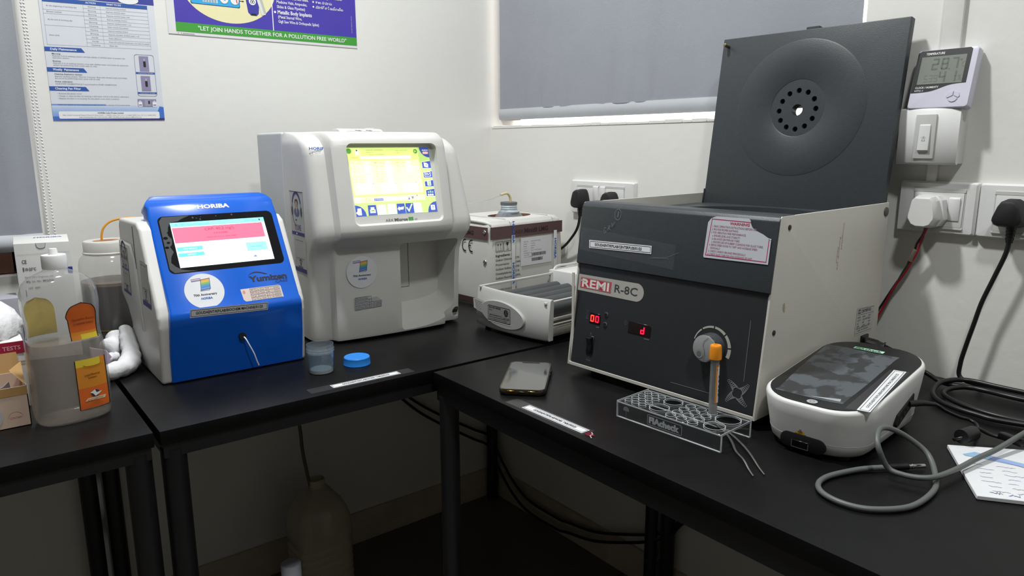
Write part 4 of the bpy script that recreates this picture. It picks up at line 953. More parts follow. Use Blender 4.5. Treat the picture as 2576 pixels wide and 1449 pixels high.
    d.rect(.0125, .1405, .0830, .1592, RED, 2); d.frame(.0137, .1417, .0818, .1580, .0006, SIL, 3)
    d.text('REMI', .0165, .1430, .0135, ink('d9d5cd'), 3, w=.062, bold=.9); d.line([(.014, .1535), (.024, .1535)], .0016, ink('d9d5cd'), 3)
    d.text('R-8C', .0905, .1440, .0128, ink('3a3c3c'), 2, w=.0485, bold=.4); d.done('name_plate', fl)
    b = bm_(); DW = mat('dark_red_window', '140506', .2); 
    def win(u0, s0, u1, s1):
        bb = bm_(); a = [sp(s0, .0008), sp(s1, .0008), sp(s1, -.002), sp(s0, -.002)]; prism(bb, [(u0, v, w) for v, w in a], (u1-u0, 0, 0), .0004, 1); return mesh('led_display', bb, DW, fl)
    def seg(d, x, y, w, h, on, m):
        q = h*.09; S7 = {'a': [(x, y+h), (x+w, y+h)], 'g': [(x, y+h/2), (x+w, y+h/2)], 'd': [(x, y), (x+w, y)], 'f': [(x, y+h/2), (x, y+h)], 'b': [(x+w, y+h/2), (x+w, y+h)], 'e': [(x, y), (x, y+h/2)], 'c': [(x+w, y), (x+w, y+h/2)]}
        for k_ in on: 
            (ax, ay), (bx, by) = S7[k_]; f = .12; d.line([(ax+(bx-ax)*f, ay+(by-ay)*f), (bx-(bx-ax)*f, by-(by-ay)*f)], q*2, m, 2)
    LED = lit('ff2a1c', 6.0); LED2 = lit('ff1030', 4.0)
    w1_ = win(.0420, .0828, .0668, .1012); d = F(.0012); seg(d, .0463, .0868, .0060, .0098, 'abcdef', LED); seg(d, .0573, .0868, .0060, .0098, 'abcdef', LED2); d.done('led_digits', w1_)
    w2_ = win(.1280, .0822, .1738, .1013); d = F(.0012); seg(d, .1555, .0858, .0058, .0105, 'bcdeg', LED2); d.done('led_digits', w2_)
    d = F()
    d.line([(.0333, .1035), (.0385, .1035), (.0345, .0975), (.0375, .0945), (.0333, .0925), (.0385, .0925)], .0006, GY2, 1); d.line([(.0333, .0895), (.0385, .0895)], .0012, GY2, 1)
    d.rect(.0590, .0770, .0658, .0790, GY2, 1); d.text('MIN', .0592, .0774, .0015, GY, 2, w=.006); d.rect(.162, .0772, .1728, .0793, GY2, 1); d.text('RPM x100', .1625, .0776, .0014, GY, 2, w=.0095)
    d.ring(.1220, .0968, .0025, .0031, GY2, 1); d.line([(.122, .092), (.122, .1015)], .0006, GY2, 1)
    d.text('0', .0474, .0625, .0034, GY, 1, w=.0022); d.line([(.0497, .0205), (.0497, .0245)], .0006, GY2, 1); d.text('MAINS', .0442, .0165, .0022, GY, 1, w=.010)
    d.done('display_print', fl); d = F(); a0 = 168
    for i, a1 in enumerate((128, 88, 48, 8, -22)):           # speed scale that grows thicker clockwise
        for k_ in range(8):
            t0, t1 = a0-2+(a1+2-a0+2)*k_/8, a0-2+(a1+2-a0+2)*(k_+1)/8; th = .0016+.0044*(168-t0)/190
            d.ring(.2867, .0899, .0325-th, .0325, SIL, 1, t0, t1, 1)
        a0 = a1
    d.ring(.2835, .0535, .0028, .0034, GY2, 1, n=20, k=.7); d.line([(.2835, .0505), (.2835, .0565)], .0006, GY2, 1)
    d.done('speed_scale', fl); d = F()
    d.line([(.3440, .1407), (.3453, .0528)], .0007, GY, 1); d.line([(.2234, .0213), (.2931, .0216)], .0007, GY, 1)
    d.done('printed_lines', fl); d = F()
    for q in range(4):                                       # swirling four-arm emblem
        A = math.radians(135-90*q)
        for k_ in range(6):
            rr_ = .004+.0034*k_; sw = A-.12*(5-k_)*.35; cx, cy = .3375+rr_*math.cos(sw), .0335+rr_*math.sin(sw)*.95; wd = .0062-.0007*k_
            d.ring(cx, cy, wd*.72, wd, GY, 1, math.degrees(sw)-85, math.degrees(sw)+85, 10)
    d.done('fan_emblem', fl)
    def fcyl(name, u, s, o0, o1, rad, m, par, r2=None, bev=0, n=32):
        bb = bm_(); p0, p1 = sp(s, o0), sp(s, o1); cyl(bb, (u, p0[0], p0[1]), (u, p1[0], p1[1]), rad, r2, n, bev=bev); return mesh(name, bb, m, par)
    for s in (.1030, .0860):
        k_ = fcyl('push_button', .0783, s, 0, .0012, .0040, mat('dark_grey_ring', '606366', .4), fl); fcyl('button_top', .0783, s, .001, .0022, .0030, M_BLK, k_, n=20)
    bb = bm_(); a = [sp(.0285, .0015), sp(.0605, .0015), sp(.0605, -.001), sp(.0285, -.001)]; prism(bb, [(.0418, v, w) for v, w in a], (.0152, 0, 0), .0006, 1); sw = mesh('power_switch', bb, M_BLK, fl)
    bb = bm_(); a = [sp(.0305, .003), sp(.047, .0035), sp(.0575, .0085), sp(.0588, .0015), sp(.030, .0015)]; prism(bb, [(.0438, v, w) for v, w in a], (.0112, 0, 0), .0006, 1); mesh('rocker', bb, M_BLK, sw)
    kn = fcyl('speed_knob', .2867, .0899, 0, .0165, .0225, mat('knob_dark_grey', '424548', .35), fl, .0205)
    fcyl('knob_rim', .2867, .0899, .0165, .0185, .0203, M_CHROME, kn, bev=.0006)
    fc = fcyl('knob_face', .2867, .0899, .0185, .0205, .0192, mat('knob_light_grey', '8a8c8c', .4), kn, bev=.001)
    d = F(.0208); 
    d.line([(.2925, .1065), (.2865, .1010), (.2850, .0940), (.2885, .0870), (.2900, .0800), (.2875, .0735)], .0007, GY2, 1); d.disc(.2805, .0805, .0062, ink('7a7c7c'), 1); d.disc(.2800, .0808, .0040, ink('5a5c5c'), 2); d.done('finger_dimple', fc)
    # upper labels
    d = F(.0042)
    d.poly([(.0057, .246), (.0057, .207), (.2057, .196), (.2057, .2343)], M_TAPE, 1); d.line([(.0075, .2235), (.0075, .2375)], .0005, G5, 2); d.line([(.165, .2105), (.190, .2135), (.212, .2235)], .0005, G5, 2); d.line([(.160, .2095), (.195, .2125)], .0004, G5, 2)
    d.poly([(.0261, .2256), (.1600, .2288), (.1608, .2157), (.0278, .2119)], M_PAP, 2); d.line([(.029, .2236), (.1580, .2269), (.1588, .2178), (.030, .2139)], .0007, K2, 3, True)
    d.text('GOUDAENT/KP/LAB/CENTERFUSE/01/25', .0400, .2170, .0042, K, 3, w=.101, bold=.8, rot=1.4); d.done('asset_label', uf)
    d = F(.0042); PK = ink('a8788c'); MG = ink('b02858')
    d.poly([(.2562, .2235), (.2575, .2215), (.3609, .2229), (.3608, .2580), (.3555, .2600), (.3480, .2640), (.3420, .2662), (.3345, .2690), (.3300, .2725), (.3275, .2770), (.3262, .2815), (.3235, .2842), (.2710, .2838), (.2655, .2818), (.2620, .2800), (.2575, .2740)], ink('bfc2c8'), 1)
    d.line([(.3265, .2790), (.2640, .2795), (.2600, .2257), (.3575, .2262), (.3578, .2590)], .0010, MG, 2)
    d.text('WARNING', .2940, .2733, .0037, MG, 2, w=.0315, bold=.8)
    for i, (t, x, w_) in enumerate((('1. READ OPERATING INSTRUCTIONS BEFORE USE.', .2655, .072), ('2. PROVIDE PROPER EARTHING.', .2653, .044), ('3. FOR VIBRATION FREE PERFORMANCE.', .2650, .057), ('a. ENSURE LEVEL AND STABILITY.', .2675, .046), ('b. BALANCE CENTRIFUGE TUBES.', .2675, .046), ('c. ENSURE USE OF RUBBER CUSHIONS FOR GLASS TUBES.', .2672, .0835), ('4. BRING SPEED KNOB TO "OFF" AND INCREASE SPEED', .2640, .078), ('GRADUALLY.', .2665, .017), ('5. CHECK CARBON BRUSHES PERIODICALLY.', .2635, .062), ('6. CHECK GLASS TUBE FOR NON-WORKING OF UNIT.', .2632, .073))):
        d.text(t, x, .2680-.0046*i, .0028, PK, 2, w=w_, bold=.4)
    d.poly([(.3570, .2592), (.3612, .2588), (.3605, .2570)], ink('e8e8e8'), 3); d.done('warning_label', uf)
    d = F(.0045); CH = ink('7d8084')
    for pts in ([(.0615, .2490), (.0585, .2500), (.0570, .2450), (.0590, .2400), (.0615, .2415), (.0620, .2445), (.0600, .2445)], [(.0655, .2455), (.0668, .2530), (.0695, .2535), (.0690, .2500), (.0665, .2492), (.0715, .2465)], [(.0725, .2580), (.0740, .2520), (.0785, .2600)]): d.line(pts, .0007, CH, 1)
    d.ring(.0838, .2735, .0064, .0069, CH, 1, k=1.35, n=28); d.line([(.0845, .2690), (.0862, .2722), (.0842, .2742), (.0830, .2765), (.0848, .2785), (.0858, .2760), (.0832, .2725), (.0828, .2700), (.0845, .2690)], .0007, CH, 1)
    d.done('pencil_marking', uf)
    # right flank
    s = D((.3692, 0, 0), (0, 1, 0), (0, 0, 1)); sc = ink('b5b5b0')
    s.poly([(.3080, .0825), (.3755, .0812), (.3785, .1255), (.3110, .1300)], ink('b9b9b6'), 1)
    s.line([(.3100, .0860), (.3730, .0850)], .0005, K2, 2); s.line([(.3135, .1280), (.3765, .1245)], .0005, K2, 2); s.line([(.3130, .1180), (.3760, .1148)], .0005, K2, 2)
    s.rect(.3150, .1195, .3245, .1262, K2, 2); s.text('REMI', .3155, .1215, .003, WH, 3, w=.0082); s.text('CENTRIFUGE', .3270, .1200, .0048, K2, 2, w=.038, bold=.5, rot=-2)
    for i, (a, c_) in enumerate((('MODEL', 'R-8C'), ('VOLTS', '220-240 AC'), ('HZ', '50'), ('RPM', '5250'))):
        s.text(a, .3140, .1115-.0052*i, .0028, K2, 2, w=.0022*len(a)+.002); s.text(c_, .3340, .1108-.0052*i, .0030, K2, 2, w=.0024*len(c_)+.002); s.text('2023', .357, .110-.0052*i, .0026, K2, 2, w=.009)
    s.text('REMI ELEKTROTECHNIK LTD.', .3135, .0925, .0026, K2, 2, w=.050); s.text('VASAI - 401 208 INDIA', .3175, .0885, .0026, K2, 2, w=.042); s.done('rating_label', r)
    s = D((.3691, 0, 0), (0, 1, 0), (0, 0, 1)); RH = ink('b8968e')
    for x, y, t, w_ in ((.2310, .279, 'Complete', .042), (.2225, .258, 'Remaindr and', .052), (.2170, .243, 'Control', .026)): s.text(t, x, y, .0036, RH, 1, w=w_, rot=-93, sh=.2)
    s.poly([(.0590, .1755), (.0625, .1770), (.0655, .1690), (.0640, .1620), (.0605, .1640), (.0580, .1700)], ink('aaa28c'), 1); s.done('pen_marking', r)
    for v, w in ((.061, .2849), (.0376, .1369)):
        bb = bm_(); cyl(bb, (.3688, v, w), (.3705, v, w), .0038, n=18, bev=.0006); mesh('side_screw', bb, mat('rusty_screw', '4a3a34', .5, metal=.5), r)
    bb = bm_(); cyl(bb, (.3688, .3885, .2862), (.3712, .3885, .2862), .0078, n=28, bev=.0012); mesh('hinge_bolt', bb, mat('hinge_bolt_grey', '55554f', .5), r)
    bb = bm_(); box(bb, .3688, .3725, .3340, .3600, .052, .0785, .0012); mesh('power_inlet', bb, M_BLK, r)
centrifuge()

# ------------------------------------------------------------------ acrylic rack, sample tube, tweezers
def rack():
    r = thing('tube_rack', 'clear acrylic tube rack in front of the centrifuge', 'rack', (-.5862, -1.0968, .7503), -86.4)
    Lr, Dp, H, t = .1770, .0760, .0250, .0028
    AC = film('clear_acrylic', 'aab0b4', .035, .03, .04); ED = mat('acrylic_edge_highlight', 'c2c6c8', .25, emit=0)  # ED: pale colour painting the highlights along acrylic edges and hole rims
    b = bm_(); box(b, 0, Lr, 0, Dp, H-t, H, .0006, 1); top = mesh('top_plate', b, AC, r)
    holes = [(.0125+.0125*i, .012+.0165*j*1.0+ (0)) for i in range(3) for j in range(4)]
    small = []
    for j in range(4):
        for i in range(3): small.append((.0110+.0128*i, .0140+.0158*j, .0050))
    for j in range(4):
        for i in range(3): small.append((.0885+.0182*i, .0115+.0162*j, .0066))
    big = [(.0605, .0230, .0140), (.0605, .0570, .0135), (.1530, .0215, .0140), (.1530, .0555, .0170)]
    cs = []
    for x, y, q in small+big:
        c = bm_(); cyl(c, (x, y, H-t-.003), (x, y, H+.003), q, n=28 if q < .01 else 40); cs.append(c)
    jn = bm_()
    for c in cs:
        me = bpy.data.meshes.new('t'); c.to_mesh(me); c.free(); jn.from_mesh(me); bpy.data.meshes.remove(me)
    cut(top, [jn], 40)
    b = bm_()
    for x, y, q in small+big:                                # painted highlights round the drilled holes
        n = 28
        for z in (H, H-t):
            rg = [[(x+k*math.cos(2*PI*i/n), y+k*math.sin(2*PI*i/n), z+dz) for i in range(n)] for k, dz in ((q+.0001, .0001), (q+.0005, .0002), (q+.0009, .0001))]; loft(b, rg, 0, False, False)
        loft(b, [[(x+q*math.cos(2*PI*i/n), y+q*math.sin(2*PI*i/n), z) for i in range(n)] for z in (H-.0009, H-.0003)], 0, False, False)
    mesh('rim_highlights', b, ED, top, clean=False)
    for v in (0, Dp-t):
        b = bm_(); box(b, 0, Lr, v, v+t, 0, H-t, .0004, 1); w = mesh('side_wall', b, AC, r)
        b = bm_(); e = .0004
        for x0, x1, z0, z1 in ((0, Lr, 0, .0007), (0, .0006, 0, H), (Lr-.0006, Lr, 0, H)): box(b, x0-.0001, x1+.0001, v-.0001, v+t+.0001, z0, z1)
        box(b, 0, Lr, v-.0001, v+.0005, H-.0022, H-.0006); mesh('edge_highlight', b, ED, w)
    b = bm_(); box(b, 0, .0005, 0, Dp, H-t, H+.0001); box(b, Lr-.0005, Lr, 0, Dp, H-t, H+.0001); mesh('edge_highlight', b, ED, top)
    d = D((0, -.0003, 0), *XZ); FR = ink('a4a8aa')
    d.rframe(.0575, .0050, .1160, .0195, .0015, .0007, FR, 1); d.text('FIAcheck', .0600, .0080, .0085, FR, 1, w=.052, bold=2.2); d.text('TM', .1125, .0165, .0012, FR, 1)
    d.line([(.0185, .0045), (.0185, .0145)], .0008, ink('70767a'), 1); d.poly([(.0185+.0055*math.cos(math.radians(a)), .0150+.0052*math.sin(math.radians(a))) for a in range(-20, 201, 20)], ink('70767a'), 1)
    d.done('engraving', r)
    return r
rk = rack()
def sample_tube():
    base = Vector((-.5862, -1.0968, .75))+Matrix.Rotation(math.radians(-86.4), 3, 'Z') @ Vector((.1275, .0450, .0))
    r = thing('sample_tube', 'clear sample tube with an orange cap standing in the acrylic rack', 'tube', (base.x, base.y, .7745))
    r.location = (-.5184, -1.2180, .7860); r.rotation_euler = (math.radians(-1.0), math.radians(1.0), 0)
    GLT = film('tube_plastic', 'b9bdbd', .30, .06, .06)
    b = bm_(); lathe(b, [(.0005, -.019), (.0035, -.0182), (.0055, -.0160), (.0062, -.012), (.0063, .072), (.0056, .072), (.0055, -.010)], n=28); mesh('tube', b, GLT, r)
    b = bm_(); lathe(b, [(.0050, -.0155), (.0054, -.011), (.0054, .0065)], n=24); mesh('serum', b, film('serum', 'b4b6b2', .45, .02), r)
    b = bm_(); n = 36
    rg = [[((q-.0003*(i % 2)*(z > .072))*math.cos(2*PI*i/n), (q-.0003*(i % 2)*(z > .072))*math.sin(2*PI*i/n), z) for i in range(n)] for q, z in ((.0070, .0690), (.0086, .0690), (.0088, .0710), (.0082, .0860), (.0076, .0885), (.0070, .0892), (.0035, .0892), (.003, .0875), (.0004, .0875))]
    loft(b, rg); mesh('cap', b, mat('orange_cap', 'ef9418', .5), r)
    b = bm_(); a0, a1 = math.radians(-128), math.radians(20); n = 20
    loft(b, [[(.00645*math.cos(a0+(a1-a0)*i/n), .00645*math.sin(a0+(a1-a0)*i/n), z) for i in range(n+1)] for z in (.0065, .0610)], 0, False, False, closed=False)
    loft(b, [[(.0066*math.cos(a0+(a1-a0)*i/n), .0066*math.sin(a0+(a1-a0)*i/n), z) for i in range(0, 4)] for z in (.0065, .0610)], 1, False, False, closed=False)
    loft(b, [[(.0066*math.cos(a0+(a1-a0)*i/n), .0066*math.sin(a0+(a1-a0)*i/n), z) for i in range(0, n+1)] for z in (.0590, .0610)], 1, False, False, closed=False)
    for z in (.016, .022, .028, .036, .042): loft(b, [[(.00668*math.cos(a0+(a1-a0)*i/n), .00668*math.sin(a0+(a1-a0)*i/n), z_) for i in (6, 7, 8)] for z_ in (z, z+.004)], 2, False, False, closed=False)
    loft(b, [[(.00668*math.cos(a0+(a1-a0)*i/n), .00668*math.sin(a0+(a1-a0)*i/n), z_) for i in (2, 3)] for z_ in (.054, .056)], 2, False, False, closed=False)
    mesh('label', b, [M_PAP, ink('e8901c'), K2], r, clean=False)
sample_tube()
def tweezers():
    r = thing('tweezers', 'thin steel tweezers lying with the tips out under the rack end', 'tweezers', (-.545, -1.28, .75))
    ST = mat('tweezer_steel', 'b4b4b0', .25, metal=.9)
    A = [(-.4990, -1.2100, .7535), (-.5200, -1.2420, .7545), (-.5400, -1.2660, .7550), (-.5620, -1.2880, .7548), (-.5790, -1.3110, .7560), (-.5925, -1.3280, .7530), (-.6025, -1.3410, .7520)]
    B_ = [(-.4990, -1.2100, .7525), (-.5150, -1.2460, .7535), (-.5330, -1.2760, .7540), (-.5500, -1.2990, .7545), (-.5640, -1.3160, .7540), (-.5760, -1.3310, .7525), (-.5880, -1.3470, .7518)]
    for P in (A, B_):
        b = bm_(); tube(b, [(x+.545, y+1.28, z-.75) for x, y, z in P], lambda t: .0020-.0011*t, 8, flat=.45); mesh('arm', b, ST, r)
    b = bm_(); box(b, .040, .050, .064, .076, .0012, .005, .001); mesh('joint', b, ST, r)
tweezers()

# ------------------------------------------------------------------ white fluorescence reader
def reader():
    r = thing('immunoassay_reader', 'white rounded benchtop reader with a film covered black top panel', 'reader', (-.505, -1.272, .7503), -85)
    Wd, Dp, tl = .147, .252, .11
    def outl(k, q=10):
        R = .052-k*.6
        return rr2(.0+k, -.004+k, Wd-k, Dp-k, R, q)
    def ztop(v): return .071+tl*v
    rings = []
    for k, f, dz in ((.022, 0, .0045), (.014, 0, .0060), (.0095, 0, .0110), (.0072, 0, .0215), (.0050, .28, 0), (.0022, .6, 0), (.0, .90, 0), (.0006, .955, 0), (.0020, .985, 0), (.0045, 1.0, 0)):
        rings.append([(u, v, dz if dz else .0215+(ztop(v)-.0215)*f) for u, v in outl(k)])
    b = bm_(); loft(b, rings); mesh('body', b, M_WPL, r, ang=50)
    b = bm_(); loft(b, [[(u, v, ztop(v)+dz) for u, v in outl(k)] for k, dz in ((.0045, -.001), (.0048, .0010), (.0056, .0014))])
    tp = mesh('top_panel', b, mat('black_panel_gloss', '17181a', .35, var=.05, spec=.5), r)
    b = bm_(); loft(b, [[(u, v, .0212+.0002) for u, v in outl(.0075)], [(u, v, .0222) for u, v in outl(.0069)], [(u, v, .0230) for u, v in outl(.0073)]], 0, False, False); mesh('seam_line', b, mat('seam_grey', 'b9b9ba', .5), r)
    d = D((0, 0, .0728), (1, 0, 0), (0, 1, tl)); FM = film('crinkled_screen_film', '8f959c', .36, .015, .3, var=.22, vs=34); e = math.hypot(1, tl)
    d.poly([(.0070, .2115*e), (.035, .2128*e), (.075, .2110*e), (.1105, .2130*e), (.1095, .195*e), (.1110, .10*e), (.1100, .0215*e), (.088, .0180*e), (.060, .0170*e), (.0225, .0165*e), (.0235, .028*e), (.0160, .09*e)], FM, 1)
    d.poly([(.068, .021*e), (.105, .026*e), (.103, .034*e)], ink('9da2a6'), 2)
    d.disc(.0775, .0072, .0068, mat('button_silver', 'a9abad', .4), 2, ry=.0058); d.ring(.0775, .0072, .0026, .0032, G5, 3)
    d.poly([(.0445, .2150*e), (.0870, .2150*e), (.0870, .2235*e), (.0445, .2235*e)], ink('a9d8bd'), 2); d.text('FIA', .0475, .2165*e, .0052, ink('2f9a4a'), 3, w=.0125, bold=1); d.text('check', .0610, .2165*e, .0052, ink('1c2420'), 3, w=.023, bold=1)
    d.poly([(.1170, .012*e), (.1445, .016*e), (.1395, .168*e), (.1160, .162*e)], M_TAPE, 2); d.poly([(.1300, .0150*e), (.1450, .0175*e), (.1360, .1655*e), (.1205, .1635*e)], M_PAP, 3)
    d.line([(.1325, .0180*e), (.1428, .0195*e), (.1342, .1625*e), (.1230, .1610*e)], .0006, K2, 4, True); d.text('GOUDAENT/KP/LAB/HORMONE MACHINE/01/25', .1390, .0280*e, .0036, K2, 4, w=.125, rot=93.5)
    d.done('overlay_labels', tp)
    # test cassette slot and hazard mark on the front
    d = D((0, -.0046, 0), *XZ); 
    b = bm_(); pts = rr2(.0415, .0068, .1015, .0272, .0098, 8); prism(b, [(u, .0010, w) for u, w in pts], (0, .008, 0), .0008, 2); sl = mesh('cassette_slot', b, M_BLK, r)
    b = bm_(); box(b, .0575, .0800, .0003, .0013, .0088, .0185, .0004, 1); mesh('slot_door', b, mat('slot_dark', '060607', .25), sl)
    d = D((0, .0001, 0), *XZ); d.line([(.0577, .0186), (.0577, .0090), (.0798, .0090), (.0798, .0170)], .0006, ink('6e7072', .3), 1); d.done('slot_edge', sl)
    d = D((0, .0024-.0055, .0275-.0275), (1, 0, 0), (0, -.10, 1)); d.o = Vector((0, .0052, 0)); YL = ink('cf9c1c'); d.poly([(.0600, .0272), (.0755, .0272), (.0676, .0398)], K, 1); d.poly([(.0610, .0278), (.0745, .0278), (.0676, .0388)], YL, 2)
    for a in (90, 210, 330):
        t_ = math.radians(a); d.ring(.0677+.0014*math.cos(t_), .0313+.0014*math.sin(t_), .0010, .0016, K, 3, n=12)
    d.done('hazard_sticker', r)
    b = bm_(); pts = [(.1195, .0300), (.1215, .0250), (.1290, .0260), (.1760, .0430), (.1800, .0480), (.1800, .0590), (.1760, .0610), (.1720, .0590), (.1230, .0420)]
    prism(b, [(.1400, v, w) for v, w in pts], (.0052, 0, 0), .0008, 2); pp = mesh('port_recess', b, M_BLK, r)
    for v, w in ((.1300, .0335), (.142, .0385), (.153, .043)):
        b = bm_(); box(b, .1448, .1456, v, v+.007, w-.002, w+.003); mesh('socket', b, mat('dark_port', '2a2622'), pp)
    d = D((.1472, 0, 0), (0, 1, 0), (0, 0, 1)); d.text('USB   DC12V', .140, .0595, .0026, ink('a6a6aa'), 1, w=.036, rot=14); d.done('port_print', r)
    for x, y in ((.035, .03), (.112, .03), (.035, .22), (.112, .22)):
        b = bm_(); cyl(b, (x, y, 0), (x, y, .006), .009, n=20); mesh('rubber_foot', b, M_RUB, r)
reader()

# ------------------------------------------------------------------ cords on the right table
def cord(name, label, cat, pts, rad, m, base=None, group=None, n=10, part='cable'):
    base = Vector(base or pts[0]); r = thing(name, label, cat, base, 0, group)
    b = bm_(); tube(b, [Vector(p)-base for p in pts], rad, n, sub=8); mesh(part, b, m, r); return r
GC = mat('grey_cable_sheath', '5d615f', .45, var=.04)
G_ = [(-.4470, -1.4420, .7550), (-.4760, -1.4225, .7548), (-.5011, -1.4104, .7542), (-.5394, -1.4004, .7542), (-.5672, -1.4046, .7542), (-.5843, -1.4222, .7542), (-.5873, -1.4494, .7542), (-.5738, -1.4738, .7542), (-.5366, -1.4956, .7542), (-.4832, -1.4970, .7545), (-.4460, -1.4860, .756), (-.4160, -1.4640, .770)]
# the loop lifts off the table and leans against the reader, then runs out to the right over the paper
G_ += [(-.4230, -1.4420, .787), (-.4440, -1.4285, .8005), (-.4660, -1.4250, .8050), (-.4830, -1.4300, .7990), (-.4900, -1.4365, .7880), (-.4830, -1.4460, .7660), (-.4790, -1.4620, .7620), (-.4720, -1.4790, .7625), (-.4560, -1.4905, .7635), (-.4100, -1.4960, .7620), (-.3650, -1.5010, .7640), (-.3160, -1.5080, .7660), (-.2360, -1.5200, .7760), (-.18, -1.532, .7800)]
gcab = cord('grey_cable', 'grey cable looped in front of the white reader with a bare metal plug end', 'cable', G_, .0034, GC, n=12)
bs = Vector(G_[0]); dv = (Vector(G_[0])-Vector(G_[1])).normalized()
b = bm_(); cyl(b, dv*-.010, dv*.014, .0042, .0040, 16); mesh('plug_sleeve', b, M_BLK, gcab)
b = bm_(); cyl(b, dv*.014, dv*.036, .0028, n=16, bev=.001); cyl(b, dv*.018, dv*.020, .0033, n=16); mesh('plug_tip', b, M_CHROME, gcab)
BC = mat('black_cable_sheath', '141415', .38, var=.08)
coil = [(-.099, -1.286, .797), (-.070, -1.300, .776), (-.055, -1.318, .764), (-.064, -1.345, .7575), (-.060, -1.375, .7570), (-.050, -1.400, .7570), (-.047, -1.44, .7570), (-.040, -1.50, .7570), (-.05, -1.58, .757), (-.09, -1.60, .757), (-.135, -1.560, .757), (-.158, -1.490, .757), (-.163, -1.454, .757), (-.156, -1.419, .757), (-.140, -1.387, .757), (-.118, -1.368, .757), (-.085, -1.366, .757), (-.062, -1.382, .7585), (-.058, -1.407, .7585), (-.064, -1.45, .760), (-.06, -1.55, .760), (-.10, -1.585, .761), (-.150, -1.545, .759), (-.180, -1.470, .757), (-.180, -1.434, .757), (-.174, -1.404, .757), (-.159, -1.376, .757), (-.128, -1.356, .758), (-.083, -1.350, .763), (-.048, -1.372, .7655), (-.044, -1.42, .7655), (-.045, -1.52, .765), (-.09, -1.60, .764)]
pc = cord('power_cable', 'black power cord coiled by the wall and plugged into the side of the centrifuge', 'cable', coil, .0040, BC, base=(-.125, -1.265, .8155))
def plug_iec():
    o = Vector((-.125, -1.265, .8155)); p0 = Vector((-.1360, -1.2478, .8165)); p1 = Vector((-.1290, -1.2720, .8125))
    b = bm_(); X, Y, Zd = basis(p1-p0)
    def sq(p, a, c): return [p-o+X*a*sx+Y*c*sy for sx, sy in ((-1, -.6), (-1, .8), (-.7, 1), (.7, 1), (1, .8), (1, -.6), (.7, -1), (-.7, -1))]
    L_ = p1-p0
    loft(b, [sq(p0, .0125, .0088), sq(p0+L_*.6, .0125, .0088), sq(p0+L_*.72, .0105, .0078), sq(p1, .0092, .007)]); loft(b, [sq(p1, .011, .009), sq(p1+L_*.07, .011, .009)])
    mesh('connector', b, M_BLK, pc)
    b = bm_(); q = [p1, Vector((-.1180, -1.2810, .8075)), Vector((-.099, -1.286, .797))]
    for i in range(9):
        t = i/8; a = (q[0]*(1-t)**2+q[1]*2*t*(1-t)+q[2]*t*t)-o; c = (q[0]*(1-min(1, t+.07))**2+q[1]*2*min(1, t+.07)*(1-min(1, t+.07))+q[2]*min(1, t+.07)**2)-o
        cyl(b, a, c, .0072-.0022*t, n=14)
    tube(b, [v-o for v in q], .0044, 10); mesh('strain_relief', b, M_BLK, pc)
plug_iec()
dc = [(-.3085, -1.4090, .7970), (-.2880, -1.4180, .7930), (-.2600, -1.4230, .7780), (-.2300, -1.4310, .7640), (-.2150, -1.4390, .7585), (-.2200, -1.4510, .7560), (-.2480, -1.4620, .7560), (-.2750, -1.4660, .7660), (-.2960, -1.4700, .7685), (-.3120, -1.4640, .7650), (-.3120, -1.4560, .7600), (-.2960, -1.4540, .7600), (-.2700, -1.4640, .7680), (-.2560, -1.4790, .7600), (-.2500, -1.5000, .7570), (-.2520, -1.5200, .7570), (-.24, -1.56, .757)]
dcc = cord('adapter_lead', 'thin black adapter lead with a ferrite lump running from the white reader', 'lead', dc, .0024, BC, n=10)
o = Vector(dc[0])
b = bm_(); cyl(b, Vector((-.3320, -1.4010, .7990))-o, Vector((-.3085, -1.4090, .7970))-o, .0048, .0042, 16); cyl(b, Vector((-.3085, -1.4090, .7970))-o, Vector((-.288, -1.418, .793))-o, .0042, .0028, 16); mesh('barrel_plug', b, M_BLK, dcc)
b = bm_(); cyl(b, Vector((-.3130, -1.4640, .7665))-o, Vector((-.2840, -1.4690, .7665))-o, .0098, n=24, bev=.002); mesh('ferrite', b, M_BLK, dcc)
ad = thing('cable_clip', 'black plastic clip lump on the lead lying over the top edge of the paper', 'clip', (-.2580, -1.5060, .7561), 70)
b = bm_(); box(b, -.017, .017, -.0055, .0055, .0012, .011, .003, 2); mesh('clip', b, M_BLK, ad)

def paper():
    r = thing('paper_pad', 'white paper pad with handwritten blue notes at the right edge of the table', 'paper', (-.4530, -1.5325, .75), 0)
    # corners in world: left-bottom, left-top, and away to the right outside the frame
    P = [Vector((-.4530, -1.5325)), Vector((-.3262, -1.4530)), Vector((-.2560, -1.5340)), Vector((-.385, -1.628))]
    o = Vector((-.4530, -1.5325)); b = bm_()
    prism(b, [(p.x-o.x, p.y-o.y, .0004) for p in P], (0, 0, .0050), .0006, 1); mesh('pad', b, M_PAP, r)
    ey = (P[1]-P[0]).normalized(); ex = Vector((ey.y, -ey.x)); d = D((0, 0, .0056), (ex.x, ex.y, 0), (ey.x, ey.y, 0))
    BP = ink('9aa8dc'); GB = ink('8fb4d2'); GY = ink('a2a6b4')
    d.poly([(.012, .122), (.028, .134), (.036, .131), (.090, .108), (.088, .098), (.05, .109), (.03, .116), (.014, .117)], GB, 1); d.poly([(.04, .118), (.09, .092), (.092, .098), (.045, .124)], BP, 2)
    for i in range(7):
        y = .094-.0125*i
        for k_ in range(3):
            x = .014+.028*k_+random.uniform(0, .006); pts = [(x+.0025*j, y+random.uniform(-.0012, .0012)) for j in range(random.randint(5, 10))]; d.line(pts, .0007, random.choice((GY, GY, BP)), 1)
    for x in (.016, .034, .058): d.line([(x+.0015*j, .013+random.uniform(-.003, .004)) for j in range(9)], .0010, BP if x > .02 else GY, 1)
    d.done('handwriting', r)
paper()

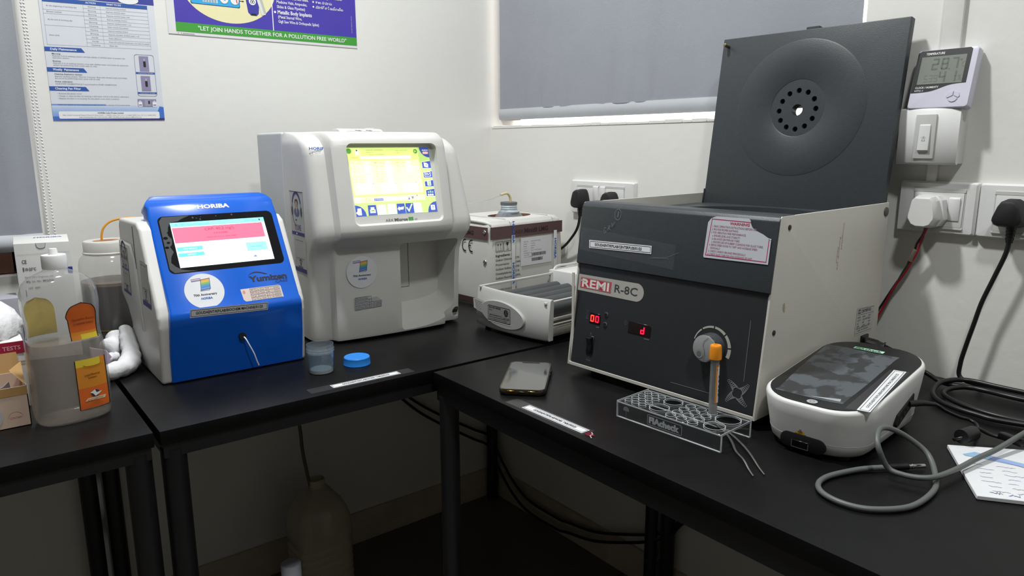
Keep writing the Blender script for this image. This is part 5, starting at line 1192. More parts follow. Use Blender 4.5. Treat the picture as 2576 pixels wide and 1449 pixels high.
# ------------------------------------------------------------------ wall switches, sockets, plugs, thermometer
def wframe(name, label, cat, y, z, x=0, group=None):
    return thing(name, label, cat, (x, y, z), -90, group)     # local x = along the wall to the right, y = into the wall, z up
def plate(bm, w, h, d=.012, mi=0):
    o = rr2(0, 0, w, h, .003, 4); n = lambda k, v: [(k+(u/w)*(w-2*k), v, k+(q/h)*(h-2*k)) for u, q in o]
    loft(bm, [n(0, 0), n(0, -d*.55), n(.003, -d), n(.012, -d-.001)], mi)
def socket(label, y, w, win_, sw=None, z=.9985, h=.088, x=-.0005):
    r = wframe('switch_socket', label, 'socket', y, z, x)
    b = bm_(); plate(b, w, h); mesh('cover_plate', b, M_WPL, r)
    x0, x1 = win_; b = bm_()
    box(b, x0, x1, -.0136, -.0128, .0095, h-.0115); mesh('module_surround', b, M_WPL2, r)
    b = bm_(); box(b, x0+.002, x1-.002, -.0150, -.0134, .0125, h-.018, .0008); mesh('socket_module', b, M_WPL, r)
    b = bm_(); box(b, x0, x1, -.0145, -.0132, h-.0175, h-.0115, .0004, 1); mesh('inner_bevel', b, mat('plate_bevel', 'c9c9c6', .4), r); b = bm_(); box(b, x0, x1, -.0150, -.0132, .0085, .0125, .0008, 1); mesh('inner_bevel', b, mat('plate_bevel', 'c9c9c6', .4), r)
    for s0, s1, z0, z1 in sw or []:
        b = bm_(); prism(b, [(s0, -.0148, z0), (s0, -.0165, z0+.002), (s0, -.0185, z1-.003), (s0, -.0148, z1)], (s1-s0, 0, 0), .0006, 1); mesh('rocker_switch', b, M_WPL, r)
    return r
socket('white socket plate with a white plug and red green wires', -1.2220, .1240, (.026, .1075), [(.0840, .1010, .0220, .0635)])
socket('white socket plate at the right photo edge with a black plug', -1.3475, .1240, (.024, .106), [(.082, .099, .022, .0635)])
socket('white socket plate with two black plugs above the centrifuge left corner', -.3742, .2260, (.026, .196), [(.088, .1075, .032, .0755), (.1125, .132, .032, .0755)], z=.9700)
def bell():
    r = wframe('bell_switch', 'white surface mounted bell switch box under the clock thermometer', 'switch', -1.2240, 1.1165)
    w, h = .0900, .0900
    b = bm_(); box(b, 0, w, -.030, -.0006, 0, h, .002, 2); mesh('back_box', b, M_WPL, r)
    b = bm_(); n = 14
    rg = [[(-.0015+(w+.004)*i/n, -.036-.009*math.sin(PI*(.08+.84*i/n))+yy_, z) for i in range(n+1)]+[(-.0015+(w+.004)*i/n, -.0305, z) for i in range(n, -1, -1)] for z, yy_ in ((-.001, .003), (.002, 0), (h-.002, 0), (h+.001, .003))]
    loft(b, rg); mesh('cover', b, M_WPL, r, ang=50)
    b = bm_(); box(b, .0285, .0605, -.0475, -.0425, .0085, .0805, .0015); mesh('module', b, M_WPL2, r)
    b = bm_(); prism(b, [(.0360, -.0472, .0190), (.0360, -.0520, .0225), (.0360, -.0490, .0630), (.0360, -.0472, .0645)], (.0172, 0, 0), .0008, 2); pb_ = mesh('push_button', b, M_WPL, r)
    d = D((0, -.0510, 0), *XZ); d.line([(.042, .0375), (.0445, .0445), (.047, .0375)], .0004, G5, 1, True); d.ring(.0445, .0405, .0038, .0041, G5, 1, 20, 160, 10); d.done('bell_mark', pb_)
bell()
def htc():
    r = wframe('clock_thermometer', 'black and white digital clock thermometer leaning on the wall above the bell switch', 'thermometer', -1.2335, 1.2068, -.0440)
    r.rotation_euler = (math.radians(-14.5), 0, math.radians(-90))
    w, h, t = .0925, .0985, .0185
    b = bm_(); o = rr2(0, 0, w, h, .005, 6); n = lambda k, v: [(k+(u/w)*(w-2*k), v, k+(q/h)*(h-2*k)) for u, q in o]
    loft(b, [n(.002, t-.0005), n(0, t-.002), n(0, .002), n(.0012, .0003), n(.003, 0)]); mesh('body', b, mat('lilac_white_plastic', 'cbcad8', .35), r)
    d = D((0, -.0001, 0), *XZ); x = [i/12 for i in range(13)]
    cv = lambda s: .0265+.0135*(1/(1+math.exp(-(s-.55)*10)))
    d.poly([(.0015+(w-.011)*s, cv(s)) for s in x]+[(w-.0095, h-.004), (w-.0125, h-.0013), (.006, h-.0013), (.0015, h-.005)], M_BLK, 1)
    LCD = mat('lcd_grey_green', '7d827a', .25, var=.04); SEGM = ink('5a605a'); FA = ink('6a706a')
    d.rect(.0085, .0405, .0765, .0865, LCD, 2)
    def seg(x, y, w_, h_, on, q, m):
        S7 = {'a': [(x, y+h_), (x+w_, y+h_)], 'g': [(x, y+h_/2), (x+w_, y+h_/2)], 'd': [(x, y), (x+w_, y)], 'f': [(x, y+h_/2), (x, y+h_)], 'b': [(x+w_, y+h_/2), (x+w_, y+h_)], 'e': [(x, y), (x, y+h_/2)], 'c': [(x+w_, y), (x+w_, y+h_/2)]}
        for k_ in on:
            (ax, ay), (bx, by) = S7[k_]; f = .13; d.line([(ax+(bx-ax)*f, ay+(by-ay)*f), (bx-(bx-ax)*f, by-(by-ay)*f)], q, m, 3)
    N7 = {'2': 'abged', '8': 'abcdefg', '7': 'abc', '1': 'bc', '4': 'fgbc', '5': 'afgcd', '9': 'abcdfg', '3': 'abgcd'}
    seg(.0275, .0650, .0080, .0165, N7['2'], .0026, SEGM); seg(.0420, .0650, .0080, .0165, N7['8'], .0026, SEGM); seg(.0575, .0650, .0075, .0165, N7['7'], .0026, SEGM); d.disc(.0535, .0642, .0012, SEGM, 3)
    d.ring(.0695, .0780, .0010, .0016, SEGM, 3, n=12); d.text('C', .0712, .0665, .0085, FA, 3, w=.0045)
    seg(.0415, .0435, .0080, .0165, N7['4'], .0026, SEGM); seg(.0585, .0435, .0070, .0165, N7['1'], .0026, SEGM); d.text('%', .0690, .0440, .0100, FA, 3, w=.0062)
    for i, c in enumerate('539'): seg(.0185+.0075*i, .0445, .0046, .0105, N7[c], .0012, FA)
    d.text('TEMPERATURE', .0140, .0895, .0036, WH, 2, w=.0285, bold=.6); d.text('CLOCK / HUMIDITY', .0075, .0335, .0030, WH, 2, w=.036, bold=.6); d.text('HTC-1', .0075, .0285, .0027, WH, 2, w=.013, bold=.4)
    d.done('front_print', r)
    KM = mat('lilac_button', 'bdbccc', .4)
    for pts in ([(.0580, .0185), (.0600, .0240), (.0680, .0270), (.0680, .0195), (.0600, .0155)], [(.0690, .0195), (.0690, .0270), (.0765, .0240), (.0785, .0185), (.0765, .0155)], [(.0610, .0145), (.0685, .0182), (.0760, .0145), (.0730, .0100), (.0685, .0085), (.0640, .0100)]):
        b = bm_(); prism(b, [(u, -.0013, q) for u, q in pts], (0, .002, 0), .0004, 1); mesh('key', b, KM, r)
htc()
def plug3(label, y, z, col, cable, w=.048, h=.050, dp=.032, x=-.0155, group=None, name='power_plug', cm=None):
    r = wframe(name, label, 'plug', y, z, x, group)
    b = bm_()
    def sh(k, v): return [(w/2*k*px, v, h/2*k*pz) for px, pz in ((-.28, 1), (.28, 1), (.52, .86), (.72, .5), (.98, -.35), (1, -.6), (.85, -.88), (.55, -1), (-.55, -1), (-.85, -.88), (-1, -.6), (-.98, -.35), (-.72, .5), (-.52, .86))]
    loft(b, [sh(1, 0), sh(1.0, -dp*.35), sh(.96, -dp*.42), sh(.95, -dp*.75), sh(.84, -dp*.95), sh(.70, -dp)]); mesh('body', b, col, r, ang=30)
    if cable:
        o = Vector((x, y, z)); R = Matrix.Rotation(math.radians(90), 3, 'Z')
        P = [R @ (Vector(p)-o) for p in cable]
        b = bm_(); tube(b, P, .0036, 10, sub=8); mesh('cable', b, cm or BC, r)
        b = bm_(); d0 = (P[1]-P[0]).normalized(); L_ = .022
        for i in range(4): cyl(b, P[0]+d0*(i*L_/4-.003), P[0]+d0*((i+.72)*L_/4-.003), .0074-.0005*i, n=16)
        cyl(b, P[0]-d0*.004, P[0]+d0*L_, .0050, n=14); mesh('strain_relief', b, M_BLK, r)
    return r
plug3('black plug in the right edge socket with its cord dropping to the table', -1.4005, 1.0420, M_RUB, [(-.0300, -1.4040, 1.0180), (-.0295, -1.4035, 1.0000), (-.030, -1.4010, .9773), (-.030, -1.3893, .9372), (-.030, -1.3770, .8958), (-.030, -1.3696, .8576), (-.030, -1.3621, .8185), (-.030, -1.3572, .7860), (-.0305, -1.3600, .7630), (-.0330, -1.3900, .7580), (-.030, -1.44, .757), (-.03, -1.50, .757)], w=.0470, h=.0440)
plug3('black plug in the middle socket, left of its two switches', -.4290, 1.0105, M_RUB, [(-.034, -.4330, .9870), (-.034, -.4330, .9690), (-.032, -.4236, .9369), (-.030, -.4011, .9083), (-.022, -.3540, .8730), (-.016, -.29, .845), (-.014, -.22, .83)], w=.044, h=.050, dp=.034)
plug3('black plug in the middle socket, right of its two switches', -.5330, 1.0080, M_RUB, None, w=.050, h=.050, dp=.030)
def white_plug():
    r = wframe('power_plug', 'white plug top in the wall socket with red and green wires hanging down', 'plug', -1.2790, 1.0365, -.0158)
    w, h, dp = .0560, .0540, .040; b = bm_()
    def sh(k, kz, v): return [(w/2*k*px, v, h/2*kz*pz) for px, pz in ((-.55, 1), (.55, 1), (.80, .75), (1, -.25), (1, -.45), (.72, -.86), (.35, -1), (-.35, -1), (-.72, -.86), (-1, -.45), (-1, -.25), (-.80, .75))]
    loft(b, [sh(1, 1, 0), sh(1, 1, -dp*.45), sh(.86, .97, -dp*.5), sh(.82, .95, -dp*.85), sh(.70, .84, -dp)]); mesh('body', b, M_WPL, r, ang=30)
    o = Vector((-.0158, -1.279, 1.0365)); R = Matrix.Rotation(math.radians(90), 3, 'Z')
    base = [(-.030, -1.2810, 1.0110), (-.028, -1.2760, .9960), (-.026, -1.2700, .9800), (-.024, -1.2650, .9650), (-.022, -1.2590, .9510), (-.020, -1.2480, .9270), (-.018, -1.2320, .8950), (-.018, -1.2130, .8500), (-.03, -1.198, .81)]
    for i, (nm, c) in enumerate((('red_wire', 'a01a34'), ('green_wire', '14512c'), ('black_wire', '1c1c1c'))):
        P = []
        for k_, p in enumerate(base):
            s = (0 if 3 <= k_ <= 4 else .0022*math.sin(k_*1.3+i*2.1)); P.append(R @ (Vector(p)+Vector((.0016*(i-1), -.0030+.0030*i+s, 0))-o))
        P[0].z += .004; b = bm_(); tube(b, P, .0021, 8, sub=8); mesh(nm, b, mat('wire_'+c, c, .4), r)
    b = bm_(); tube(b, [R @ (Vector(p)-o) for p in ((-.0245, -1.2660, .9690), (-.023, -1.2620, .9590), (-.022, -1.2580, .9480))], .0048, 12, sub=4); mesh('tape_wrap', b, film('wire_tape', 'b9a89c', .55, .05), r)
white_plug()

# ------------------------------------------------------------------ left table: bottle, jar, cartons, cotton
def bottle():
    r = thing('antiseptic_bottle', 'large clear antiseptic bottle with orange labels and a white cap on the left table', 'bottle', (-1.2245, -.590, .7503), 8)
    a, c = .0510, .0370
    PF = [(.30, .0), (.80, .0008), (.93, .004), (.985, .012), (1.0, .024), (.995, .06), (.985, .095), (.965, .112), (.93, .122), (.905, .132), (.90, .142), (.915, .155), (.945, .168), (.955, .180), (.93, .195), (.85, .207), (.70, .2155), (.50, .221), (.34, .2245), (.30, .227), (.285, .2335)]
    def shell(bm, prof, k=1.0, n=56, c0=True, c1=False):
        rg = []
        for q, z in prof:
            rc = min(1, max(0, (z-.205)/.02)); ax, cy = a*q*k*(1-rc)+.0150*k*rc*(q/.30 if q > .3 else 1), c*q*k*(1-rc)+.0150*k*rc*(q/.30 if q > .3 else 1)
            pw = 2.0+.9*(1-rc)
            ring = []
            for i in range(n):
                t = 2*PI*i/n; ct, st = math.cos(t), math.sin(t); kk = (abs(ct)**pw+abs(st)**pw)**(-1/pw); ring.append((ax*ct*kk, cy*st*kk, z))
            rg.append(ring)
        loft(bm, rg, 0, c0, c1)
    b = bm_(); shell(b, PF); mesh('bottle', b, film('bottle_plastic', 'd2d4d4', .13, .06, .08), r, ang=60)
    b = bm_(); shell(b, [(.5, .003), (.96, .005)]+[(q, z) for q, z in PF[4:9] if z < .121]+[(.93, .1215)], .962, c1=True); mesh('liquid', b, film('bottle_liquid', 'cdc4ba', .26, .03, .1, tint='f0ece6'), r, ang=60)
    CAP = mat('white_cap_plastic', 'e2e2e2', .4)
    b = bm_(); lathe(b, [(.0140, .2270), (.0160, .2275), (.0163, .2300), (.0160, .2455), (.0152, .2472), (.0062, .2476), (.0058, .2485), (.0052, .2555), (.0046, .2562), (.001, .2562)], n=36); mesh('cap', b, CAP, r)
    OR = mat('orange_label', 'd9692a', .35, var=.05); OY = mat('amber_label', 'd98a2e', .35, var=.05); YB = mat('yellow_label_back', 'b5a14f', .5, var=.12, vs=60)
    def rad(z):
        for (q0, z0), (q1, z1) in zip(PF, PF[1:]):
            if z0 <= z <= z1: return q0+(q1-q0)*(z-z0)/(z1-z0)
        return 1
    def wrap(u, z, off, back=False):                         # wrap label coordinates round the oval body
        t = math.radians(-90+u) if not back else math.radians(90+u); pw = 2.9; ct, st = math.cos(t), math.sin(t); kk = (abs(ct)**pw+abs(st)**pw)**(-1/pw); q = rad(z)
        return Vector((a*q*ct*kk*(1+off/a), c*q*st*kk*(1+off/c), z))
    def lab(z0, z1, half, off, back=False, u0=-4, u1=44, nz=14, nu=14):
        bm = bm_(); rows = []
        for j in range(nz+1):
            z = z0+(z1-z0)*j/nz; h0, h1 = half(j/nz); rows.append([wrap(u0+(u1-u0)*(h0+(h1-h0)*i/nu), z, off, back) for i in range(nu+1)])
        loft(bm, rows, 0, False, False, closed=False); return bm
    arch = lambda s: (.0, 1.0) if s < .62 else (.5-.5*math.sqrt(max(.0004, 1-((s-.62)/.38)**2)), .5+.5*math.sqrt(max(.0004, 1-((s-.62)/.38)**2)))
    waist = lambda s: (arch(s)[0]+.10*(1-s)*(s < .62), arch(s)[1])
    full = lambda s: (0, 1)
    def mixlab(bm, name, mats, f, par):
        for fc in bm.faces: fc.material_index = f(fc.calc_center_median())
        return mesh(name, bm, mats, par, clean=False, ang=60)
    YE = mat('sun_yellow', 'e0c63c', .4); 
    l1 = mixlab(lab(.1245, .1790, waist, .0006), 'upper_label', [OR, OY, YE], lambda p: 2 if (p.z < .1315 and abs(p.x-.026) < .013) else (1 if p.z < .138 else 0), r)
    l2 = mixlab(lab(.0200, .0950, full, .0006, u0=0, u1=47), 'lower_label', [OR, OY, YE], lambda p: 2 if (p.z > .082 and p.x < .034) else (1 if p.z > .05 else 0), r)
    mixlab(lab(.1260, .1830, arch, -.0012, True, u0=0, u1=52), 'rear_label', [YB], lambda p: 0, r)
    def mark(d, par, name, u, z, off=.0012):
        pass
    t = math.radians(-90+20); o = wrap(20, .150, .0012); tx = (wrap(36, .150, .0012)-wrap(6, .150, .0012)).normalized()
    d = D(o, tx, (0, 0, 1)); DKB = ink('7a3a18')
    d.text('Chlorhexidine Gluconate', .0015, .0035, .0032, DKB, 1, w=.031, al='c', bold=.4); d.text('& Cetrimide Solution', .0015, -.0025, .0032, DKB, 1, w=.027, al='c', bold=.4)
    d.text('T', -.006, .0145, .0055, WH, 1); d.text('Lab', -.001, .0145, .0026, WH, 1); d.done('print', l1)
    o = wrap(22, .06, .0014); tx = (wrap(38, .06, .0012)-wrap(8, .06, .0012)).normalized(); d = D(o, tx, (0, 0, 1))
    d.text('Liquid Electrical', .0, .0100, .0028, ink('4a2c14'), 1, w=.021, al='c', bold=.4); d.text('Solution', .0, .0055, .0028, ink('4a2c14'), 1, w=.012, al='c', bold=.4)
    d.disc(.0015, -.0180, .0060, ink('3a3836'), 1, ry=.0052); d.poly([(-.006, -.0160), (.001, -.0125), (.003, -.0175), (.011, -.0165), (.006, -.0205), (.001, -.0225), (-.002, -.018)], WH, 2)
    d.poly([(-.014, -.0275), (.014, -.0285), (.016, -.0240), (-.010, -.0235)], ink('e8c9a8'), 1); d.text('ANTISEPTIC', .0005, -.0275, .0026, ink('7a4a2a'), 2, w=.023, al='c')
    d.ring(.002, .029, .013, .0142, ink('6a4a18'), 1, 200, 330, 20, .45); d.ring(.003, .0285, .0165, .0172, ink('8a6a20'), 1, 215, 325, 20, .45); d.done('print', l2)
    b = bm_()
    for u0 in (0, 47): tube(b, [wrap(u0, .0200+.075*j/8, .0008) for j in range(9)], .0006, 6, sub=1)
    tube(b, [wrap(47*j/12, .0200, .0008) for j in range(13)], .0006, 6, sub=1); mesh('label_border', b, K, l2)
    b = bm_(); pts = []
    for j in range(15): pts.append(wrap(-4+48*waist(j/14)[0], .1245+.0545*j/14, .0008))
    for j in range(14, -1, -1): pts.append(wrap(-4+48*waist(j/14)[1], .1245+.0545*j/14, .0008))
    tube(b, pts, .0006, 6, sub=2); mesh('label_border', b, K, l1)
bottle()
def jar():
    r = thing('waste_jar', 'round translucent jar half full of dark brown fluid behind the blue analyser', 'jar', (-1.090, -.165, .75))
    b = bm_(); lathe(b, [(.0540, 0), (.0565, .003), (.0565, .165), (.0540, .178), (.0465, .187), (.0430, .190)], n=48, c1=False); mesh('jar', b, film('milky_plastic', 'dad8d2', .17, .04, .12), r)
    b = bm_(); lathe(b, [(.0525, .004), (.0553, .006), (.0553, .1275)], n=44); mesh('fluid', b, mat('brown_black_fluid', '1c1518', .15), r)
    b = bm_(); lathe(b, [(.0556, .1275), (.0556, .1335)], n=44, c0=False); mesh('froth_line', b, film('froth', '8a6a52', .6), r)
    b = bm_(); lathe(b, [(.0450, .188), (.0465, .189), (.0468, .192), (.0448, .1935), (.0448, .2110), (.0430, .2140), (.0, .2145)], n=44); cp = mesh('cap', b, mat('milky_cap', 'cbc9c3', .45), r)
    d = D((-.006, -.004, .2146), (1, 0, 0), (0, 1, 0)); d.poly([(-.022, .002), (-.012, .012), (.006, .015), (.022, .009), (.026, -.003), (.012, -.013), (-.008, -.012), (-.018, -.008)], ink('b0855c'), 1); d.poly([(-.010, .004), (.004, .010), (.018, .004), (.012, -.006), (-.002, -.007)], ink('9a5c2c'), 2); d.done('stain', cp)
    b = bm_(); tube(b, [(-.010, .0, .213), (-.0095, 0, .225), (-.004, .0, .240), (.010, .0, .2515), (.035, -.005, .2565), (.062, -.012, .2540), (.080, -.03, .235)], .0021, 10); mesh('feed_tube', b, mat('amber_tube', 'd9982c', .35), r)
    GD = mat('amber_reflection', '8f7c34', .3, metal=.6); b = bm_()  # amber rings paint the gold reflections along the jar's bottom rim
    for z in (.006, .038):
        lathe(b, [(.0568, z), (.0574, z+.0008), (.0568, z+.0016)], n=44, c0=False, c1=False)
    mesh('rim_reflection', b, GD, r)
jar()
def cartons():
    r = thing('reagent_carton', 'tall white printed carton standing against the wall behind the antiseptic bottle', 'box', (-1.2492, -.2000, .75), 0)
    w, dp, h = .0865, .135, .2235
    b = bm_(); prism(b, [(0, 0, 0), (w, -.018, 0), (w+.013, dp-.02, 0), (.009, dp, 0)], (0, 0, h), .0012, 2); mesh('carton', b, M_CARD, r)
    d = D((0, -.0004, 0), (w, -.018, 0), (0, 0, 1))
    d.poly([(.0345, h-.0005), (.0505, h-.0005), (.0490, h-.008), (.0455, h-.0105), (.0395, h-.0105), (.036, h-.008)], ink('d9d9d7'), 1); d.line([(.0345, h-.001), (.036, h-.008), (.0395, h-.0105), (.0455, h-.0105), (.049, h-.008), (.0505, h-.001)], .0006, G5, 2)
    d.line([(.003, h-.021), (w, h-.019)], .0004, ink('b5b5b3'), 1)
    d.text('CE', .0095, .186, .0065, K2, 1, w=.0075, bold=.5); d.text('10-25°C', .0130, .1725, .0050, K2, 1, w=.0175, bold=.8); d.line([(.0105, .172), (.0105, .178)], .0016, K2, 1)
    d.text('For In Vitro Diagnostic Use', .0115, .1585, .0028, K2, 1, w=.045); d.text('Mfg. Lic. No.: MFG/IVD', .0125, .1500, .0034, K2, 1, w=.044, bold=.5); d.text('LOT   KB97', .0150, .1375, .0034, K2, 1, w=.0185); d.rect(.0098, .124, .0106, .136, K2, 1)
    d.rect(.0810, .1635, .0888, .1750, ink('2f3f96'), 1); d.done('front_print', r)
    d = D((0, 0, h+.0002), (w, -.018, 0), (0, 0, 0)); d.ex = Vector((w, -.018, 0)).normalized(); d.ey = Vector((.018, w, 0)).normalized(); d.n = Vector((0, 0, 1)); d.text('HORIBA', .021, .085, .012, ink('4a52a0'), 1, w=.048, bold=.8); d.done('top_print', r)
    k = thing('small_carton', 'small pale carton at the left edge behind the cotton', 'box', (-1.2760, -.1900, .75))
    b = bm_(); box(b, -.03, .0225, -.03, .03, 0, .1265, .0012, 2); mesh('carton', b, mat('pale_lilac_card', 'a9a8b2', .6), k)
    # red striped kit box with cotton on top
    q = thing('test_kit_box', 'white kit box with a crimson stripe under the cotton at the left edge', 'box', (-1.3330, -.4200, .75))
    b = bm_(); box(b, -.07, .0635, -.07, .07, 0, .1065, .0015, 2); mesh('carton', b, M_CARD, q)
    d = D((0, -.0704, 0), *XZ); CRM = ink('a8183c'); d.rect(-.07, .087, .0635, .1060, CRM, 1); d.text('100 TESTS', .022, .0935, .0060, ink('e0a8b0'), 2, w=.037, bold=.6); d.text('STORE AT 2-8°C. FOR INVITRO', .013, .0775, .0040, ink('a08a8e'), 1, w=.042); d.rect(-.07, .0715, .0635, .0745, ink('d2a880'), 1); d.done('front_print', q)
    s = thing('cotton_wool', 'white cotton wool heap on top of the crimson striped kit box', 'cotton', (-1.3330, -.4200, .8567))
    b = bm_(); n = 36; rg = []
    for i, (q_, z) in enumerate(((1.0, 0), (1.04, .008), (1.02, .022), (.92, .036), (.72, .046), (.42, .052), (.05, .054))):
        rg.append([((.066*q_)*math.cos(2*PI*j/n)+.004*math.sin(j*1.9+i*2.3), .066*q_*math.sin(2*PI*j/n)+.004*math.cos(j*1.3+i), max(0, z+(.0035*math.sin(j*.9+i*1.7) if z else 0))) for j in range(n)])
    loft(b, rg); mesh('heap', b, mat('cotton_fibre', 'e4e4e6', .95, bump=.8, bs=90), s, ang=80)
    # open carton with sachets
    c = thing('open_carton', 'small open peach and tan carton full of sachets beside the antiseptic bottle', 'box', (-1.3350, -.5830, .75))
    x0, x1, y0, y1, hh = -.06, .0575, 0, .085, .0605; t = .0012
    b = bm_(); box(b, x0, x1, y0, y0+t, 0, hh); box(b, x0, x1, y1-t, y1, 0, hh+.0); box(b, x0, x0+t, y0, y1, 0, hh); box(b, x1-t, x1, y0, y1, 0, hh); box(b, x0, x1, y0, y1, 0, t); mesh('carton', b, mat('peach_card', 'd3b9a6', .6, var=.03), c)
    TN = mat('tan_card_inside', 'b08a56', .6, var=.08, vs=12)
    b = bm_(); prism(b, [(x0, y1, hh), (x1, y1, hh), (x1-.004, y1+.010, hh+.040), (x0, y1+.012, hh+.044)], (0, .0015, 0)); mesh('raised_lid', b, TN, c)
    b = bm_(); prism(b, [(x1-.001, y0+.01, hh), (x1-.001, y1-.006, hh), (x1+.0, y1-.02, hh+.02), (x1-.016, y0+.03, hh+.018)], (-.0012, 0, 0)); mesh('side_flap', b, TN, c)
    d = D((0, -.0003, 0), *XZ); d.rect(x0, .0475, x1, hh-.0004, TN, 1); d.disc(-.005, .020, .030, ink('b9b8ba'), 1, ry=.023)
    d.frame(-.03, .0335, .012, .0425, .0006, K2, 2); d.text('PRP 21G44D', .010, .0360, .0042, K, 2, al='r', bold=.8); d.text('0.45 x 13 mm', .011, .0250, .0034, ink('c06a70'), 2, al='r'); d.text('26G', .006, .0165, .0034, G5, 2, al='r')
    d.ring(.0395, .0150, .0086, .0091, ink('c58a84'), 1, 0, 180); d.text('CONTAMI', .0395, .0135, .0030, ink('c06a60'), 1, w=.014, al='c'); d.done('front_print', c)
    for i in range(4):
        sx = thing('sachet', 'silver grey sachet sticking up inside the open peach carton', 'sachet', (-1.3350+x0+.020+.024*i, -.5830+.030+.006*(i % 2), .752), 20*i, 'sachets in the open carton')
        b = bm_(); sheet(b, lambda u, v: Vector((.026*u-.013, .003*math.sin(u*5+i), .060*v*(1+.08*math.sin(u*3+i)))), 6, 6, (0, .0015, 0)); o_ = mesh('pouch', b, mat('silver_foil', 'a9abb0', .3, metal=.5), sx); sx.rotation_euler = (math.radians(-14+8*i), math.radians(10-6*i), math.radians(8*i-10))
cartons()
def cotton():
    CT = mat('cotton_fibre', 'e4e4e6', .95, bump=.8, bs=90)
    def lump(nm, label, pts, rad, fz):
        base = Vector(pts[0]); r = thing(nm, label, 'cotton', base); b = bm_(); P = [Vector(p)-base for p in pts]
        tube(b, P, lambda t: rad*(.55+.55*math.sin(PI*min(.97, max(.05, t)))**.5)*(1+fz*math.sin(t*17)), 20, sub=8)
        for v in b.verts: v.co += Vector((math.sin(v.co.y*220+v.co.z*170), math.sin(v.co.x*240), math.sin(v.co.x*190+v.co.y*210)))*.0010
        mesh('roll', b, CT, r, ang=80)
    lump('cotton_roll', 'long soft cotton roll curving on the table between bottle and blue analyser', [(-1.170, -.4330, .7665), (-1.140, -.4270, .7655), (-1.118, -.4050, .7660), (-1.103, -.3650, .7720), (-1.098, -.3250, .790), (-1.0975, -.300, .809)], .0155, .05)
    lump('cotton_ball', 'loose cotton ball in front of the dark waste jar', [(-1.132, -.3000, .7700), (-1.115, -.2850, .7760), (-1.096, -.2650, .7800), (-1.085, -.252, .778)], .021, .10)
    lump('cotton_ball', 'small cotton tuft beside the pink pad', [(-1.137, -.3260, .7590), (-1.126, -.3180, .7600), (-1.116, -.312, .759)], .0095, .1)
    r = thing('pink_pad', 'small pink folded pad leaning by the cotton behind the bottle', 'pad', (-1.1450, -.3350, .7502), 20); b = bm_()
    prism(b, [(-.02, 0, 0), (.012, 0, .0), (.017, 0, .014), (.008, 0, .030), (-.02, 0, .042)], (0, .006, 0), .001, 1); mesh('pad', b, mat('pink_felt', 'c9b3cc', .8), r)
cotton()

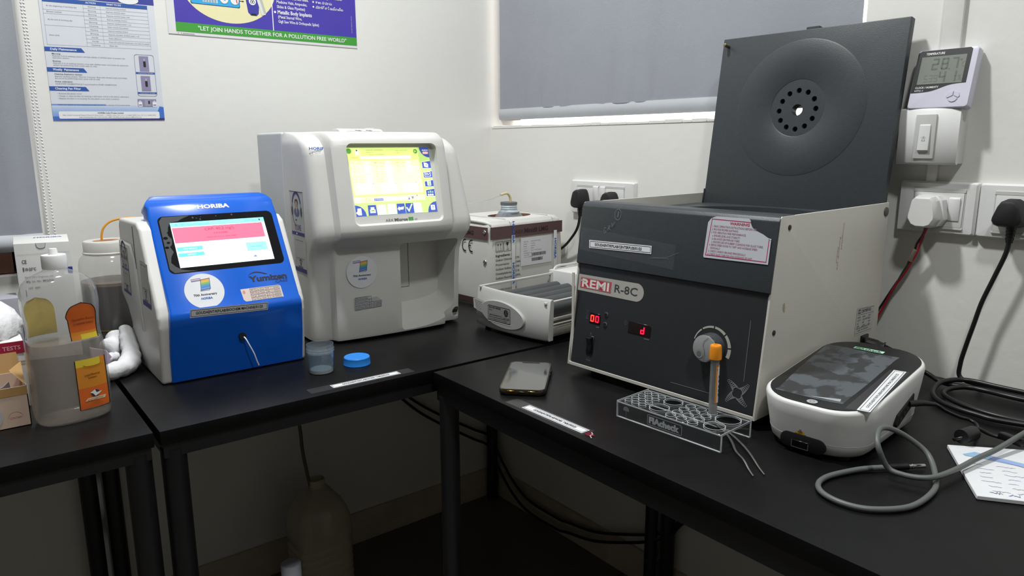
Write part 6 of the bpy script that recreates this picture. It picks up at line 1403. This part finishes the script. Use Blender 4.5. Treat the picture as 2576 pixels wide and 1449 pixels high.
# ------------------------------------------------------------------ under the tables
def jerrycan():
    r = thing('jerrycan', 'ribbed translucent white jerrycan with a drain hose on the floor under the middle table', 'container', (-.7000, -.2000, 0))
    MK = film('jerrycan_plastic', 'd2cdb6', .80, .03, .2); b = bm_(); rg = []
    w, dp = .0700, .0620
    def rgz(k, z, kx=None): return [(u*(kx or k), v*k, z) for u, v in rr2(-w, -dp, w, dp, .028, 5)]
    zs = [(.9, 0), (.98, .004), (1, .012)]
    z = .02
    while z < .165: zs += [(1.0, z), (1.0, z+.010), (.965, z+.014), (.965, z+.017)]; z += .020
    zs += [(1, .18), (1, .212), (.97, .238), (.88, .262), (.72, .285), (.5, .305), (.30, .316), (.265, .320), (.255, .338)]
    loft(b, [rgz(k, z_) for k, z_ in zs], 0, True, False); mesh('body', b, MK, r, ang=50)
    b = bm_(); loft(b, [rgz(k*.95, z_) for k, z_ in ((.92, .006), (1, .014), (1, .198))]); mesh('contents', b, mat('grey_waste_fluid', 'c4c1ae', .4), r)
    b = bm_(); prism(b, [(-.012, -.057, .205), (.019, -.057, .205), (.012, -.050, .268), (-.007, -.050, .268)], (0, .006, 0), .002, 1); mesh('sight_strip', b, mat('pale_strip', 'e6e2cc', .5), r)
    b = bm_(); lathe(b, [(.0195, .318), (.0205, .322), (.0190, .326), (.0190, .338)], n=28, c0=False, c1=False); mesh('neck', b, MK, r)
    b = bm_(); tube(b, [(-.018, .0, .30), (-.0168, 0, .325), (-.0225, 0, .3598), (-.0305, .0, .4247), (-.0325, .0, .4716), (-.034, .02, .55), (-.034, .10, .68), (-.034, .195, .70)], .0042, 10); mesh('drain_hose', b, mat('brown_hose', '5a4f40', .5), r)
    k = thing('small_bottle', 'small white capped bottle standing in front of the jerrycan at the bottom edge', 'bottle', (-.8480, -.4000, 0))
    b = bm_(); lathe(b, [(.030, 0), (.033, .004), (.033, .185), (.028, .205), (.0165, .219), (.0150, .222), (.0150, .234)], n=36); mesh('body', b, film('small_bottle_plastic', 'd6d8da', .85, .03, .15), k)
    b = bm_(); lathe(b, [(.0200, .228), (.0212, .2285), (.0212, .262), (.0198, .2645), (.0, .2645)], n=40); mesh('cap', b, mat('blue_white_cap', 'c6cbd8', .45), k)
jerrycan()
def under_cords():
    up = [(-.42, -.02, .50), (-.3068, -.02, .3963), (-.2169, -.02, .330), (-.10, -.02, .255), (-.035, -.028, .212), (-.028, -.080, .1463), (-.026, -.1392, .095), (-.026, -.2189, .062), (-.026, -.3487, .0600), (-.026, -.4006, .0680), (-.026, -.5142, .0900), (-.026, -.6587, .149), (-.026, -.7242, .182), (-.028, -.7731, .219), (-.028, -.8016, .258), (-.03, -.87, .34), (-.03, -1.0, .50)]
    cord('wall_cable', 'upper of two black cords sagging along the skirting under the right table', 'cable', up, .0042, BC)
    lo = [(p[0]-.011, p[1]-.004, max(.012, p[2]-.012-.018*math.sin(PI*min(1, i/12)))) for i, p in enumerate(up)]
    lo[0] = (-.42, -.032, .485); lo = [(x if i > 3 else x+.0, y-(.010 if i < 4 else 0), z) for i, (x, y, z) in enumerate(lo)]
    cord('wall_cable', 'lower of two black cords sagging along the skirting under the right table', 'cable', lo, .0042, BC)
    cord('wall_cable', 'black cord seen between the legs of the left and the middle table', 'cable', [(-1.168, -.022, .48), (-1.14, -.03, .545), (-1.08, -.03, .60), (-.98, -.03, .64), (-.80, -.025, .62), (-.60, -.025, .56), (-.46, -.025, .52)], .0045, BC)
under_cords()
